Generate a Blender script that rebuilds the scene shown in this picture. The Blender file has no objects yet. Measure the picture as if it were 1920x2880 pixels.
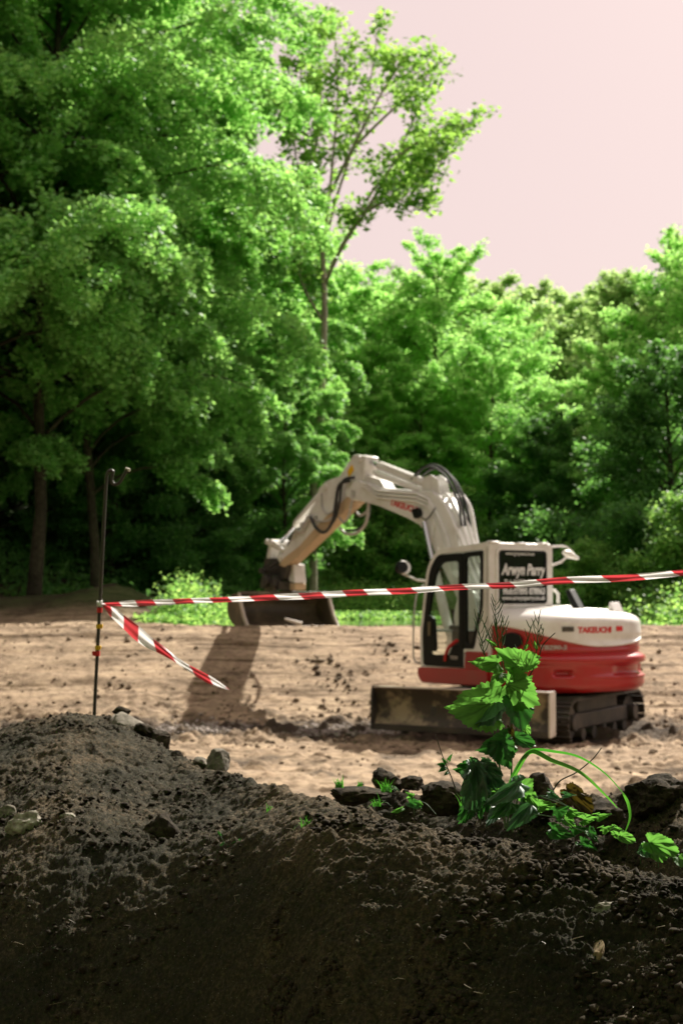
import bpy, bmesh, math, random
import numpy as np
from mathutils import Vector, Matrix, noise as mnoise

# ------------------------------------------------------------------ camera, sky, sun, exposure
S = bpy.context.scene
COL = S.collection
CAM_Z = 1.65
PITCH = math.atan(255 / 4000)
cd = bpy.data.cameras.new('camera'); cam = bpy.data.objects.new('camera', cd); COL.objects.link(cam)
cam.location = (0, 0, CAM_Z); cam.rotation_euler = (math.pi / 2 + PITCH, 0, 0)
cd.sensor_fit = 'VERTICAL'; cd.sensor_height = 36; cd.sensor_width = 24; cd.lens = 50
cd.clip_start = .05; cd.clip_end = 2000
cd.dof.use_dof = True; cd.dof.focus_distance = 2.62; cd.dof.aperture_fstop = 8.0; cd.dof.aperture_blades = 0
S.camera = cam
SUN = Vector((2.35, 3.35, 3.9)).normalized()
W = bpy.data.worlds.new("World"); S.world = W; W.use_nodes = True
nt = W.node_tree; nt.nodes.clear()
o_ = nt.nodes.new('ShaderNodeOutputWorld'); bg = nt.nodes.new('ShaderNodeBackground')
sky = nt.nodes.new('ShaderNodeTexSky'); sky.sky_type = 'NISHITA'; sky.sun_disc = False
sky.sun_elevation = math.asin(SUN.z); sky.sun_rotation = math.atan2(SUN.x, SUN.y)
sky.air_density = 1; sky.dust_density = 3; sky.ozone_density = 1
mixs = nt.nodes.new('ShaderNodeMix'); mixs.data_type = 'RGBA'; mixs.inputs[0].default_value = .9
mixs.inputs[7].default_value = (4.05, 3.08, 2.85, 1)       # thin pale pink overcast veil over the blue
nt.links.new(sky.outputs[0], mixs.inputs[6]); nt.links.new(mixs.outputs[2], bg.inputs[0])
bg.inputs[1].default_value = .10
nt.links.new(bg.outputs[0], o_.inputs[0])
sl = bpy.data.lights.new('sun', 'SUN'); sl.energy = 5.0; sl.angle = math.radians(.6); sl.color = (1, .93, .82)
so = bpy.data.objects.new('sun', sl); COL.objects.link(so)
so.rotation_euler = (-SUN).to_track_quat('-Z', 'Y').to_euler(); so.location = SUN * 60
S.view_settings.view_transform = 'Standard'; S.view_settings.look = 'None'
S.view_settings.exposure = 1.1; S.view_settings.gamma = 1
S.cycles.max_bounces = 8; S.cycles.transparent_max_bounces = 12; S.cycles.diffuse_bounces = 3
S.cycles.glossy_bounces = 3; S.cycles.transmission_bounces = 4
S.cycles.use_denoising = True
S.cycles.sample_clamp_indirect = 6

R_ = random.Random(7)
# ------------------------------------------------------------------ helpers
def at(u, y, D):
    """world point seen in direction (u,y) of the 1920x2880 photo at depth D along +Y"""
    x = (u - 960) / 4000; v = (1440 - y) / 4000
    c, s = math.cos(PITCH), math.sin(PITCH)
    k = D / (c - s * v)
    return Vector((x * k, D, CAM_Z + (s + c * v) * k))
def slope(y):
    v = (1440 - np.asarray(y, float)) / 4000
    c, s = math.cos(PITCH), math.sin(PITCH)
    return (s + c * v) / (c - s * v)
def tag(o, label=None, cat=None, group=None, kind=None):
    if label: o['label'] = label
    if cat: o['category'] = cat
    if group: o['group'] = group
    if kind: o['kind'] = kind
    return o
def empty(name, loc=(0, 0, 0), rz=0):
    o = bpy.data.objects.new(name, None); COL.objects.link(o); o.location = loc; o.rotation_euler = (0, 0, rz)
    o.empty_display_size = .2
    return o
def mesh_np(name, V, Fc, mat, parent=None, smooth=False, attrs=None, nper=4, loc=None):
    """fast mesh from numpy verts and same-size faces"""
    V = np.asarray(V, np.float32); Fc = np.asarray(Fc, np.int32)
    me = bpy.data.meshes.new(name)
    me.vertices.add(len(V)); me.vertices.foreach_set('co', V.ravel())
    nf = len(Fc); nper = Fc.shape[1]
    me.loops.add(nf * nper); me.loops.foreach_set('vertex_index', Fc.ravel())
    me.polygons.add(nf); me.polygons.foreach_set('loop_start', np.arange(nf, dtype=np.int32) * nper)
    try: me.polygons.foreach_set('loop_total', np.full(nf, nper, np.int32))
    except Exception: pass
    if smooth: me.polygons.foreach_set('use_smooth', np.ones(nf, bool))
    me.update(calc_edges=True); me.validate()
    if attrs:
        for k, (dom, arr) in attrs.items():
            a = me.attributes.new(k, 'FLOAT', dom); a.data.foreach_set('value', np.asarray(arr, np.float32))
    for m in (mat if isinstance(mat, (list, tuple)) else [mat]): me.materials.append(m)
    o = bpy.data.objects.new(name, me); COL.objects.link(o)
    if parent: o.parent = parent
    if loc: o.location = loc
    return o
class MB:
    """collects shapes for one mesh object"""
    def __init__(s): s.v = []; s.f = []; s.m = []
    def add(s, vs, fs, mi=0):
        b = len(s.v); s.v += [tuple(v) for v in vs]; s.f += [tuple(i + b for i in f) for f in fs]; s.m += [mi] * len(fs)
    def prism(s, poly, fn, a, b, mi=0):
        n = len(poly)
        vs = [fn(a, *p) for p in poly] + [fn(b, *p) for p in poly]
        s.add(vs, [tuple(range(n - 1, -1, -1)), tuple(range(n, 2 * n))] + [(i, (i + 1) % n, (i + 1) % n + n, i + n) for i in range(n)], mi)
    def ring(s, outer, inner, fn, a, b, mi=0):
        n = len(outer)
        vs = [fn(a, *p) for p in outer] + [fn(a, *p) for p in inner] + [fn(b, *p) for p in outer] + [fn(b, *p) for p in inner]
        fs = []
        for i in range(n):
            j = (i + 1) % n
            fs += [(i, j, n + j, n + i), (2 * n + i, 3 * n + i, 3 * n + j, 2 * n + j), (i, 2 * n + i, 2 * n + j, j), (n + i, n + j, 3 * n + j, 3 * n + i)]
        s.add(vs, fs, mi)
    def box(s, fn, a0, a1, b0, b1, c0, c1, mi=0):
        s.prism([(b0, c0), (b1, c0), (b1, c1), (b0, c1)], fn, a0, a1, mi)
    def tube(s, pts, r, n=8, mi=0, caps=True):
        pts = [Vector(p) for p in pts]; rs = r if isinstance(r, (list, tuple)) else [r] * len(pts)
        vs = []; fs = []; N = len(pts); prev = None
        for i, p in enumerate(pts):
            t = (pts[min(i + 1, N - 1)] - pts[max(i - 1, 0)])
            if t.length < 1e-9: t = Vector((0, 0, 1))
            t.normalize()
            if prev is None:
                a = t.orthogonal().normalized()
            else:
                a = prev - t * prev.dot(t)
                a = a.normalized() if a.length > 1e-6 else t.orthogonal().normalized()
            prev = a; b = t.cross(a)
            for k in range(n):
                an = 2 * math.pi * k / n
                vs.append(p + (a * math.cos(an) + b * math.sin(an)) * rs[i])
        for i in range(N - 1):
            for k in range(n):
                k2 = (k + 1) % n
                fs.append((i * n + k, i * n + k2, (i + 1) * n + k2, (i + 1) * n + k))
        if caps: fs += [tuple(range(n - 1, -1, -1)), tuple((N - 1) * n + k for k in range(n))]
        s.add(vs, fs, mi)
    def build(s, name, mat, parent=None, smooth=True, bevel=0, angle=35):
        me = bpy.data.meshes.new(name); me.from_pydata(s.v, [], s.f)
        bm = bmesh.new(); bm.from_mesh(me); bmesh.ops.recalc_face_normals(bm, faces=bm.faces)
        bm.to_mesh(me); bm.free()
        for m in (mat if isinstance(mat, (list, tuple)) else [mat]): me.materials.append(m)
        me.polygons.foreach_set('material_index', s.m)
        if smooth:
            me.polygons.foreach_set('use_smooth', [True] * len(s.f))
            me.set_sharp_from_angle(angle=math.radians(angle))
        o = bpy.data.objects.new(name, me); COL.objects.link(o)
        if parent: o.parent = parent
        if bevel:
            b = o.modifiers.new('bevel', 'BEVEL'); b.width = bevel; b.segments = 2; b.limit_method = 'ANGLE'; b.angle_limit = math.radians(38)
            b.harden_normals = False
        return o
def rpoly(pts, rad, seg=4):
    """round the corners of a closed polygon"""
    out = []; n = len(pts)
    for i in range(n):
        p = Vector(pts[i]); a = Vector(pts[i - 1]); b = Vector(pts[(i + 1) % n])
        r = rad[i] if isinstance(rad, (list, tuple)) else rad
        da = (a - p); db = (b - p)
        q0 = p + da.normalized() * min(r, da.length * .45); q1 = p + db.normalized() * min(r, db.length * .45)
        for k in range(seg + 1):
            t = k / seg
            out.append(tuple((1 - t) ** 2 * q0 + 2 * t * (1 - t) * p + t * t * q1))
    return out
def smooth_path(pts, n=6):
    P = [Vector(p) for p in pts]; out = []
    for i in range(len(P) - 1):
        p0 = P[max(i - 1, 0)]; p1 = P[i]; p2 = P[i + 1]; p3 = P[min(i + 2, len(P) - 1)]
        for k in range(n):
            t = k / n
            out.append(.5 * ((2 * p1) + (p2 - p0) * t + (2 * p0 - 5 * p1 + 4 * p2 - p3) * t * t + (3 * p1 - p0 - 3 * p2 + p3) * t ** 3))
    out.append(P[-1]); return out
# numpy value noise
_tab = np.random.RandomState(3).rand(65536).astype(np.float32)
def vnoise(x, y, seed=0):
    xi = np.floor(x).astype(np.int64); yi = np.floor(y).astype(np.int64); fx = x - xi; fy = y - yi
    fx = fx * fx * (3 - 2 * fx); fy = fy * fy * (3 - 2 * fy)
    def h(a, b): return _tab[((a * 73856093) ^ (b * 19349663) ^ (seed * 83492791)) & 65535]
    return (h(xi, yi) * (1 - fx) + h(xi + 1, yi) * fx) * (1 - fy) + (h(xi, yi + 1) * (1 - fx) + h(xi + 1, yi + 1) * fx) * fy - .5
def fbm(x, y, octs=4, seed=0, gain=.5):
    s = 0; a = 1
    for i in range(octs):
        s = s + a * vnoise(x * 2 ** i + 17.3 * i, y * 2 ** i - 9.1 * i, seed + i); a *= gain
    return s
def sstep(a, b, x):
    t = np.clip((x - a) / (b - a), 0, 1); return t * t * (3 - 2 * t)
# ------------------------------------------------------------------ materials
def new_mat(name):
    m = bpy.data.materials.new(name); m.use_nodes = True; t = m.node_tree
    b = t.nodes['Principled BSDF']; return m, t, b
def N(t, typ, **kw):
    n = t.nodes.new(typ)
    for k, v in kw.items(): setattr(n, k, v)
    return n
def ramp(t, stops):
    r = N(t, 'ShaderNodeValToRGB'); e = r.color_ramp.elements
    e[0].position = stops[0][0]; e[0].color = (*stops[0][1], 1)
    e[1].position = stops[-1][0]; e[1].color = (*stops[-1][1], 1)
    for p, c in stops[1:-1]:
        x = e.new(p); x.color = (*c, 1)
    return r
def noise_n(t, scale, detail=6, rough=.6, vec=None):
    n = N(t, 'ShaderNodeTexNoise'); n.inputs['Scale'].default_value = scale; n.inputs['Detail'].default_value = detail
    n.inputs['Roughness'].default_value = rough
    if vec is not None: t.links.new(vec, n.inputs['Vector'])
    return n
def coords(t, scale=(1, 1, 1)):
    tc = N(t, 'ShaderNodeTexCoord'); mp = N(t, 'ShaderNodeMapping'); mp.inputs['Scale'].default_value = scale
    t.links.new(tc.outputs['Object'], mp.inputs[0]); return mp.outputs[0]
def mixc(t, fac, a, b, mode='MIX'):
    m = N(t, 'ShaderNodeMix', data_type='RGBA', blend_type=mode)
    for s, i in ((fac, 0), (a, 6), (b, 7)):
        if isinstance(s, (int, float)): m.inputs[i].default_value = s
        elif isinstance(s, tuple): m.inputs[i].default_value = (*s, 1)
        else: t.links.new(s, m.inputs[i])
    return m.outputs[2]
def soil_mat(name, dark, mid, light, big, fine, bump, dist, extra=None, speck=None):
    m, t, b = new_mat(name); v = coords(t)
    n1 = noise_n(t, big, 5, .6, v); n2 = noise_n(t, fine, 8, .7, v)
    mx = N(t, 'ShaderNodeMath', operation='MULTIPLY_ADD'); mx.inputs[1].default_value = .55
    t.links.new(n2.outputs[0], mx.inputs[0])
    ml = N(t, 'ShaderNodeMath', operation='MULTIPLY'); ml.inputs[1].default_value = .45
    t.links.new(n1.outputs[0], ml.inputs[0]); t.links.new(ml.outputs[0], mx.inputs[2])
    r = ramp(t, [(.36, dark), (.5, mid), (.64, light)]); t.links.new(mx.outputs[0], r.inputs[0])
    c = r.outputs[0]
    if speck:
        vo = N(t, 'ShaderNodeTexVoronoi'); vo.inputs['Scale'].default_value = speck[0]; t.links.new(v, vo.inputs['Vector'])
        rr = ramp(t, [(speck[1], (1, 1, 1)), (speck[1] + .03, (0, 0, 0))]); t.links.new(vo.outputs['Distance'], rr.inputs[0])
        nn = noise_n(t, speck[0] * .35, 2, .5, v); r3 = ramp(t, [(.52, (0, 0, 0)), (.6, (1, 1, 1))]); t.links.new(nn.outputs[0], r3.inputs[0])
        f = N(t, 'ShaderNodeMath', operation='MULTIPLY'); t.links.new(rr.outputs[0], f.inputs[0]); t.links.new(r3.outputs[0], f.inputs[1])
        c = mixc(t, f.outputs[0], c, speck[2])
    if extra: c = extra(t, c, v)
    t.links.new(c, b.inputs['Base Color']); b.inputs['Roughness'].default_value = .95
    b.inputs['Specular IOR Level'].default_value = .15
    bp = N(t, 'ShaderNodeBump'); bp.inputs['Strength'].default_value = bump; bp.inputs['Distance'].default_value = dist
    t.links.new(n2.outputs[0], bp.inputs['Height']); t.links.new(bp.outputs[0], b.inputs['Normal'])
    return m
def field_extra(t, c, v):
    # compacted track stripes across the bank face and darker churned belt at its foot
    sx = N(t, 'ShaderNodeSeparateXYZ'); t.links.new(v, sx.inputs[0])
    mp = N(t, 'ShaderNodeMapping'); mp.inputs['Scale'].default_value = (.5, 5.5, .5); t.links.new(v, mp.inputs[0])
    st = noise_n(t, 1.0, 4, .65, mp.outputs[0]); rs = ramp(t, [(.38, (.42, .38, .33)), (.47, (.95, .95, .95)), (.66, (1.15, 1.13, 1.1))]); t.links.new(st.outputs[0], rs.inputs[0])
    c = mixc(t, 1.0, c, rs.outputs[0], 'MULTIPLY')
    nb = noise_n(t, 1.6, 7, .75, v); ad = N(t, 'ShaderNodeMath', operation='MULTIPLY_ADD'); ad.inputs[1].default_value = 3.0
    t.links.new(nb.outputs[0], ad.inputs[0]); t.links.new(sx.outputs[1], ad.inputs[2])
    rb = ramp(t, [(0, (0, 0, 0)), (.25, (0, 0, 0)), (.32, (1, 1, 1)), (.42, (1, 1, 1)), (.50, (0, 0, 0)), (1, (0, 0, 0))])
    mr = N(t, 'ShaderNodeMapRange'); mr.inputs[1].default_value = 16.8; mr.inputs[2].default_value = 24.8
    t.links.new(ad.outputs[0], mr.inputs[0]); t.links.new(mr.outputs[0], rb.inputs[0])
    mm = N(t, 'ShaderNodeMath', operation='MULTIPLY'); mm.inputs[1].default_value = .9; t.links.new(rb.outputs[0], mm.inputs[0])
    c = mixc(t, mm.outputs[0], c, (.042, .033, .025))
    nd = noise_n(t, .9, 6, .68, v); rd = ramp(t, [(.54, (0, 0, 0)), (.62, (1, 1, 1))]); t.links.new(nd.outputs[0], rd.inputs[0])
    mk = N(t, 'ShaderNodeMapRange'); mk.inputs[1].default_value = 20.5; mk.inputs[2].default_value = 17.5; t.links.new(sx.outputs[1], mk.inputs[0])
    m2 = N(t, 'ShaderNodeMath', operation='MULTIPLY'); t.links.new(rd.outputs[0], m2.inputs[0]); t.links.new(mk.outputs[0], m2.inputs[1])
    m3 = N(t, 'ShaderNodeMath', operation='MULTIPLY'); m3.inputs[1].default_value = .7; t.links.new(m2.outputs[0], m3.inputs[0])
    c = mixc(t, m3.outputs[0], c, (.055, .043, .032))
    # forest floor beyond the site; the same tone paints shade on the spoil bank
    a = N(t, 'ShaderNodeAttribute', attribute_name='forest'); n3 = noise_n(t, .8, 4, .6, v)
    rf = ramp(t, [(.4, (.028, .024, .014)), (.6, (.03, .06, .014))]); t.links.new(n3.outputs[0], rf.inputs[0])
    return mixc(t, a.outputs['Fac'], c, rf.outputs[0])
M = {}
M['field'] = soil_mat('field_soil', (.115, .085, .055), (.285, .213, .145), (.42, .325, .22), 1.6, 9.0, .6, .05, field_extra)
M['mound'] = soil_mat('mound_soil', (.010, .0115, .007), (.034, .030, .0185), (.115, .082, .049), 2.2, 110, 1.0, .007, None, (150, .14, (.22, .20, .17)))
M['clod'] = soil_mat('clod_soil', (.010, .0085, .005), (.028, .022, .014), (.07, .054, .036), 9, 70, .8, .006)
M['fieldclod'] = soil_mat('field_clod', (.075, .056, .037), (.16, .118, .08), (.26, .2, .14), 3, 20, .6, .02)
M['darkclod'] = soil_mat('dark_clod', (.05, .038, .025), (.11, .083, .056), (.2, .155, .11), 5, 30, .7, .01)  # darker soil tone for the clod clusters on the bank
M['stone'] = soil_mat('stone', (.07, .063, .05), (.14, .125, .10), (.24, .215, .18), 14, 90, .8, .004)
M['pale_stone'] = soil_mat('pale_stone', (.07, .06, .045), (.25, .23, .19), (.5, .47, .42), 12, 60, .8, .004)
M['rubble'] = soil_mat('rubble', (.12, .10, .085), (.26, .225, .20), (.42, .38, .35), 7, 40, .7, .01)
M['tanstone'] = soil_mat('tan_stone', (.10, .075, .04), (.19, .14, .08), (.27, .2, .12), 20, 80, .8, .004)
def paint(name, col, rough=.35, dust=(.35, .28, .2), amt=.35, mud=0, coat=.3):
    m, t, b = new_mat(name); v = coords(t)
    n = noise_n(t, 2.2, 7, .65, v); r = ramp(t, [(.46, (0, 0, 0)), (.72, (1, 1, 1))]); t.links.new(n.outputs[0], r.inputs[0])
    mm = N(t, 'ShaderNodeMath', operation='MULTIPLY'); mm.inputs[1].default_value = amt; t.links.new(r.outputs[0], mm.inputs[0])
    c = mixc(t, mm.outputs[0], col, dust)
    if mud:
        n2 = noise_n(t, 3.2, 5, .6, v); r2 = ramp(t, [(.5 - mud * .08, (0, 0, 0)), (.54, (1, 1, 1))]); t.links.new(n2.outputs[0], r2.inputs[0])
        c = mixc(t, r2.outputs[0], c, (.045, .034, .022))
    t.links.new(c, b.inputs['Base Color']); b.inputs['Roughness'].default_value = rough; b.inputs['Coat Weight'].default_value = coat
    b.inputs['Coat Roughness'].default_value = .15
    n4 = noise_n(t, 30, 3, .5, v); bp = N(t, 'ShaderNodeBump'); bp.inputs['Strength'].default_value = .06; bp.inputs['Distance'].default_value = .01
    t.links.new(n4.outputs[0], bp.inputs['Height']); t.links.new(bp.outputs[0], b.inputs['Normal'])
    return m
M['white'] = paint('white_paint', (.76, .75, .72), .38, (.40, .34, .26), .5)
M['red'] = paint('red_paint', (.38, .008, .010), .28, (.22, .08, .05), .3)
M['black'] = paint('black_paint', (.006, .008, .007), .5, (.02, .018, .015), .15, coat=0)
M['black'].node_tree.nodes['Principled BSDF'].inputs['Specular IOR Level'].default_value = .2
M['dark'] = paint('dark_metal', (.03, .028, .024), .55, (.14, .11, .08), .6, coat=0)
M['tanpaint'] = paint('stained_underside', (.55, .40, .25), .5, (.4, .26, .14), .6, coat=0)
M['blade'] = paint('muddy_blade', (.30, .24, .15), .6, (.16, .12, .07), .7, mud=1, coat=0)
M['bladetop'] = paint('worn_and_lit_edge', (.52, .46, .40), .45, (.35, .28, .2), .5, coat=0)  # worn steel; its pale tone also paints the lit blade top
M['bucket'] = paint('bucket_steel', (.07, .055, .035), .5, (.30, .23, .14), .6, coat=0)
M['track'] = paint('track_steel', (.028, .024, .02), .5, (.10, .08, .055), .7, coat=0)
M['hose'] = paint('black_hose', (.018, .02, .022), .45, (.10, .09, .08), .35, coat=0)
M['greyhose'] = paint('pale_hose_sleeve', (.45, .44, .42), .5, (.3, .26, .2), .4, coat=0)
M['chrome'] = new_mat('chrome_rod')[0]; _b = M['chrome'].node_tree.nodes['Principled BSDF']
_b.inputs['Metallic'].default_value = .9; _b.inputs['Base Color'].default_value = (.62, .64, .70, 1); _b.inputs['Roughness'].default_value = .22
def flat(name, col, rough=.5):
    m, t, b = new_mat(name); v = coords(t); n = noise_n(t, 25, 4, .6, v)
    r = ramp(t, [(.3, tuple(c * .82 for c in col)), (.7, col)]); t.links.new(n.outputs[0], r.inputs[0]); t.links.new(r.outputs[0], b.inputs['Base Color'])
    b.inputs['Roughness'].default_value = rough; return m
M['letter'] = flat('white_lettering', (.72, .72, .70)); M['redletter'] = flat('red_lettering', (.62, .015, .015)); M['greyletter'] = flat('silver_lettering', (.45, .38, .35))
M['yellow'] = flat('yellow_plastic', (.85, .48, .01)); M['redplastic'] = flat('red_plastic', (.7, .02, .02)); M['pin'] = paint('rusty_pin', (.035, .028, .02), .5, (.10, .055, .03), .6, coat=0)
def glass(name, tint, refl=.12):
    m, t, b = new_mat(name); t.nodes.remove(b); o = t.nodes['Material Output']
    tr = N(t, 'ShaderNodeBsdfTransparent'); tr.inputs[0].default_value = (*tint, 1)
    gl = N(t, 'ShaderNodeBsdfGlossy'); gl.inputs[1].default_value = .04
    fr = N(t, 'ShaderNodeLayerWeight'); fr.inputs[0].default_value = .25
    ad = N(t, 'ShaderNodeMath', operation='MULTIPLY_ADD'); ad.inputs[1].default_value = .25; ad.inputs[2].default_value = refl * .4; t.links.new(fr.outputs['Facing'], ad.inputs[0])
    mx = N(t, 'ShaderNodeMixShader'); t.links.new(ad.outputs[0], mx.inputs[0]); t.links.new(tr.outputs[0], mx.inputs[1]); t.links.new(gl.outputs[0], mx.inputs[2])
    t.links.new(mx.outputs[0], o.inputs[0]); return m
M['glass'] = glass('cab_glass', (.93, .97, .94), .05); M['tinted'] = glass('tinted_glass', (.07, .11, .095), .08)
def leaf_mat(name, c0, c1, trans, tmix=.4, rough=.45, spec=.5, vein=False, top=None):
    m, t, b = new_mat(name); o = t.nodes['Material Output']
    a = N(t, 'ShaderNodeAttribute', attribute_name='tone'); r = ramp(t, [(0, c0), (1, c1)]); t.links.new(a.outputs['Fac'], r.inputs[0])
    c = r.outputs[0]; tc = None
    if vein:
        va = N(t, 'ShaderNodeAttribute', attribute_name='vein'); n = noise_n(t, 60, 4, .6, coords(t))
        rn = ramp(t, [(.35, (.8, .8, .8)), (.65, (1.15, 1.15, 1.15))]); t.links.new(n.outputs[0], rn.inputs[0])
        c = mixc(t, 1.0, c, rn.outputs[0], 'MULTIPLY'); c = mixc(t, va.outputs['Fac'], c, tuple(x * .35 for x in c0))
    t.links.new(c, b.inputs['Base Color']); b.inputs['Roughness'].default_value = rough; b.inputs['Specular IOR Level'].default_value = spec
    tl = N(t, 'ShaderNodeBsdfTranslucent')
    if vein: t.links.new(mixc(t, va.outputs['Fac'], trans, tuple(x * .4 for x in trans)), tl.inputs[0])
    else:
        hs = mixc(t, 1.0, r.outputs[0], tuple(x / (.001 + (q + w) / 2) for x, q, w in zip(trans, c0, c1)), 'MULTIPLY'); t.links.new(hs, tl.inputs[0])
    mx = N(t, 'ShaderNodeMixShader'); mx.inputs[0].default_value = tmix
    t.links.new(b.outputs[0], mx.inputs[1]); t.links.new(tl.outputs[0], mx.inputs[2]); t.links.new(mx.outputs[0], o.inputs[0])
    return m
M['beech'] = leaf_mat('beech_leaf', (.12, .32, .075), (.31, .57, .20), (.47, .87, .20), .42, .55, .35)
M['ash'] = leaf_mat('ash_leaf', (.08, .21, .03), (.17, .37, .06), (.38, .66, .12), .5, .6, .3)
M['bright'] = leaf_mat('bright_leaf', (.15, .36, .08), (.32, .58, .18), (.52, .90, .24), .58, .6, .3)
M['hill'] = leaf_mat('hill_leaf', (.19, .36, .12), (.33, .54, .20), (.58, .82, .28), .5, .6, .3)
M['darkleaf'] = leaf_mat('dark_leaf', (.05, .15, .04), (.11, .27, .07), (.22, .5, .1), .45, .55, .3)
M['weed'] = leaf_mat('weed_leaf', (.06, .20, .035), (.20, .41, .10), (.42, .72, .16), .5, .55, .3)
M['bark'] = soil_mat('bark', (.022, .02, .014), (.05, .045, .03), (.10, .088, .06), 2, 14, .7, .02)
M['palebark'] = soil_mat('pale_bark', (.16, .14, .10), (.28, .25, .19), (.42, .38, .30), 2, 14, .7, .02)
M['mustard'] = leaf_mat('mustard_leaf', (.045, .14, .022), (.075, .20, .03), (.13, .36, .05), .56, .6, .25, True)
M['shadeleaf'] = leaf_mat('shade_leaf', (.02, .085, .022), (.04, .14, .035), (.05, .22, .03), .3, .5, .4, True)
M['greyleaf'] = leaf_mat('grey_green_leaf', (.06, .13, .085), (.10, .19, .13), (.06, .20, .05), .25, .48, .5, True)  # cool sky-lit sheen of the low leaves painted into the colour
M['yellowleaf'] = leaf_mat('yellowing_leaf', (.06, .03, .01), (.09, .085, .015), (.12, .09, .012), .15, .6, .3, True)
M['stem'] = flat('green_stem', (.03, .10, .02)); M['podstem'] = flat('pod_green', (.02, .085, .015)); M['darkstem'] = flat('dark_stem', (.02, .03, .012)); M['blade_grass'] = leaf_mat('grass_leaf', (.03, .15, .02), (.07, .24, .035), (.09, .36, .03), .4, .35)
M['straw'] = flat('dry_straw', (.16, .125, .07))
def tape_mat():
    m, t, b = new_mat('barrier_tape'); a = N(t, 'ShaderNodeAttribute', attribute_name='stripe')
    r = ramp(t, [(.47, (.76, .74, .74)), (.54, (.48, .045, .055))]); t.links.new(a.outputs['Fac'], r.inputs[0])
    t.links.new(r.outputs[0], b.inputs['Base Color']); b.inputs['Roughness'].default_value = .32
    o = t.nodes['Material Output']; tl = N(t, 'ShaderNodeBsdfTranslucent'); t.links.new(r.outputs[0], tl.inputs[0])
    mx = N(t, 'ShaderNodeMixShader'); mx.inputs[0].default_value = .5; t.links.new(b.outputs[0], mx.inputs[1]); t.links.new(tl.outputs[0], mx.inputs[2]); t.links.new(mx.outputs[0], o.inputs[0])
    return m
M['tape'] = tape_mat()
def water_mat():
    m, t, b = new_mat('pond_water'); b.inputs['Base Color'].default_value = (.05, .07, .03, 1); b.inputs['Roughness'].default_value = .06
    b.inputs['IOR'].default_value = 1.33; v = coords(t, (1, .35, 1)); n = noise_n(t, 5, 3, .5, v)
    bp = N(t, 'ShaderNodeBump'); bp.inputs['Strength'].default_value = .12; bp.inputs['Distance'].default_value = .05
    t.links.new(n.outputs[0], bp.inputs['Height']); t.links.new(bp.outputs[0], b.inputs['Normal']); return m
M['water'] = water_mat()

# ------------------------------------------------------------------ terrain
def terrain(X, Y):
    X = np.asarray(X, float); Y = np.asarray(Y, float)
    bank = 1.265 * sstep(18.2, 23.5, Y + .25 * fbm(X * .35, Y * .1, 2, 5)) - .35 * sstep(23.5, 24.5, Y + .1 * fbm(X, Y, 2, 6)) * sstep(-3.2, -2.4, X) * (1 - sstep(24.5, 26.5, Y))
    z = bank
    # pond basin behind the crest
    pond = sstep(25.6, 27.0, Y) * (1 - sstep(37.4, 39.4, Y + .8 * fbm(X * .3, Y * .3, 2, 9))) * sstep(-3.4, -2.4, X + .6 * fbm(X, Y * .5, 2, 4)) * (1 - sstep(5.2, 6.6, X))
    z = z - .5 * pond
    # spoil bank at the left rear
    rid = np.exp(-(np.abs(X + 4.0) / 1.35) ** 2.4) * .42 + sstep(-3.4, -5.4, X) * .5
    z = z + rid * np.exp(-((Y - 29.2) / 1.6) ** 2) * (1 + .3 * fbm(X * .9, Y * .9, 3, 21))
    # valley sides and the far hills
    far = sstep(41, 48, Y) * 1.3 + np.clip(Y - 46, 0, 60) * .17 + np.clip(Y - 60, 0, 200) * .03
    left = np.clip(-X - 4.5 - .0 * Y, 0, 60) * .5 * sstep(29, 36, Y)
    left2 = np.clip(-X - 9, 0, 60) * .45 * (1 - sstep(29, 36, Y)) * sstep(4, 12, Y)
    right = np.clip(X - 11, 0, 60) * .2 * sstep(24, 36, Y)
    back = np.clip(-Y - 4, 0, 60) * .45
    z = z - .07 * np.exp(-((X - 2.4) / 2.2) ** 2 - ((Y - 18.0) / 2.0) ** 2)
    z = z + far + np.minimum(left, 18) + np.minimum(left2, 14) + np.minimum(right, 12) + np.minimum(back, 16)
    return z
def forest_heap_shade(X, Y):
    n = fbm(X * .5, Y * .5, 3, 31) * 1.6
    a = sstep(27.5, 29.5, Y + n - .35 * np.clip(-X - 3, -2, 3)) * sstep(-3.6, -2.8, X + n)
    b = sstep(31, 32.5, Y + n); c = sstep(8, 10, -X + n) * sstep(24, 27, Y) ; d = sstep(2, 5, -Y + n); e = np.maximum(sstep(24.6, 25.6, Y + n * .4) * sstep(4.5, 5.5, X + n * .3), .85 * sstep(26.8, 28.0, Y + n * .5) * sstep(2.8, 3.8, -X + n * .4))  # last term of e darkens the left spoil bank: tree shade as colour
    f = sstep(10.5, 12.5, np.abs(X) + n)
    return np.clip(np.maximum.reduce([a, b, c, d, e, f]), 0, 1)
def axis(segs):
    out = []
    for a, b, st in segs: out += list(np.arange(a, b, st))
    out.append(segs[-1][1]); return np.array(out)
gx = axis([(-140, -40, 6), (-40, -12, 1.0), (-12, -6, .15), (-6, 8.2, .036), (8.2, 14, .25), (14, 40, 1.2), (40, 140, 8)])
gy = axis([(-60, -10, 3), (-10, 8, .6), (8, 12.4, .1), (12.4, 24.6, .034), (24.6, 32, .09), (32, 50, .35), (50, 120, 2), (120, 300, 10)])
GX, GY = np.meshgrid(gx, gy)
GZ = terrain(GX, GY)
fine = sstep(-8, -6, GX) * (1 - sstep(8, 10, GX)) * sstep(8, 12, GY) * (1 - sstep(26, 30, GY))
rough = np.exp(-((GY + .8 * fbm(GX * .6, GY * .6, 2, 8) - 18.3) / 1.2) ** 2)     # churned belt at the foot of the bank
near = 1 - sstep(14.0, 19, GY)
amp = fine * (.20 + 1.0 * rough + .32 * near)
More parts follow.
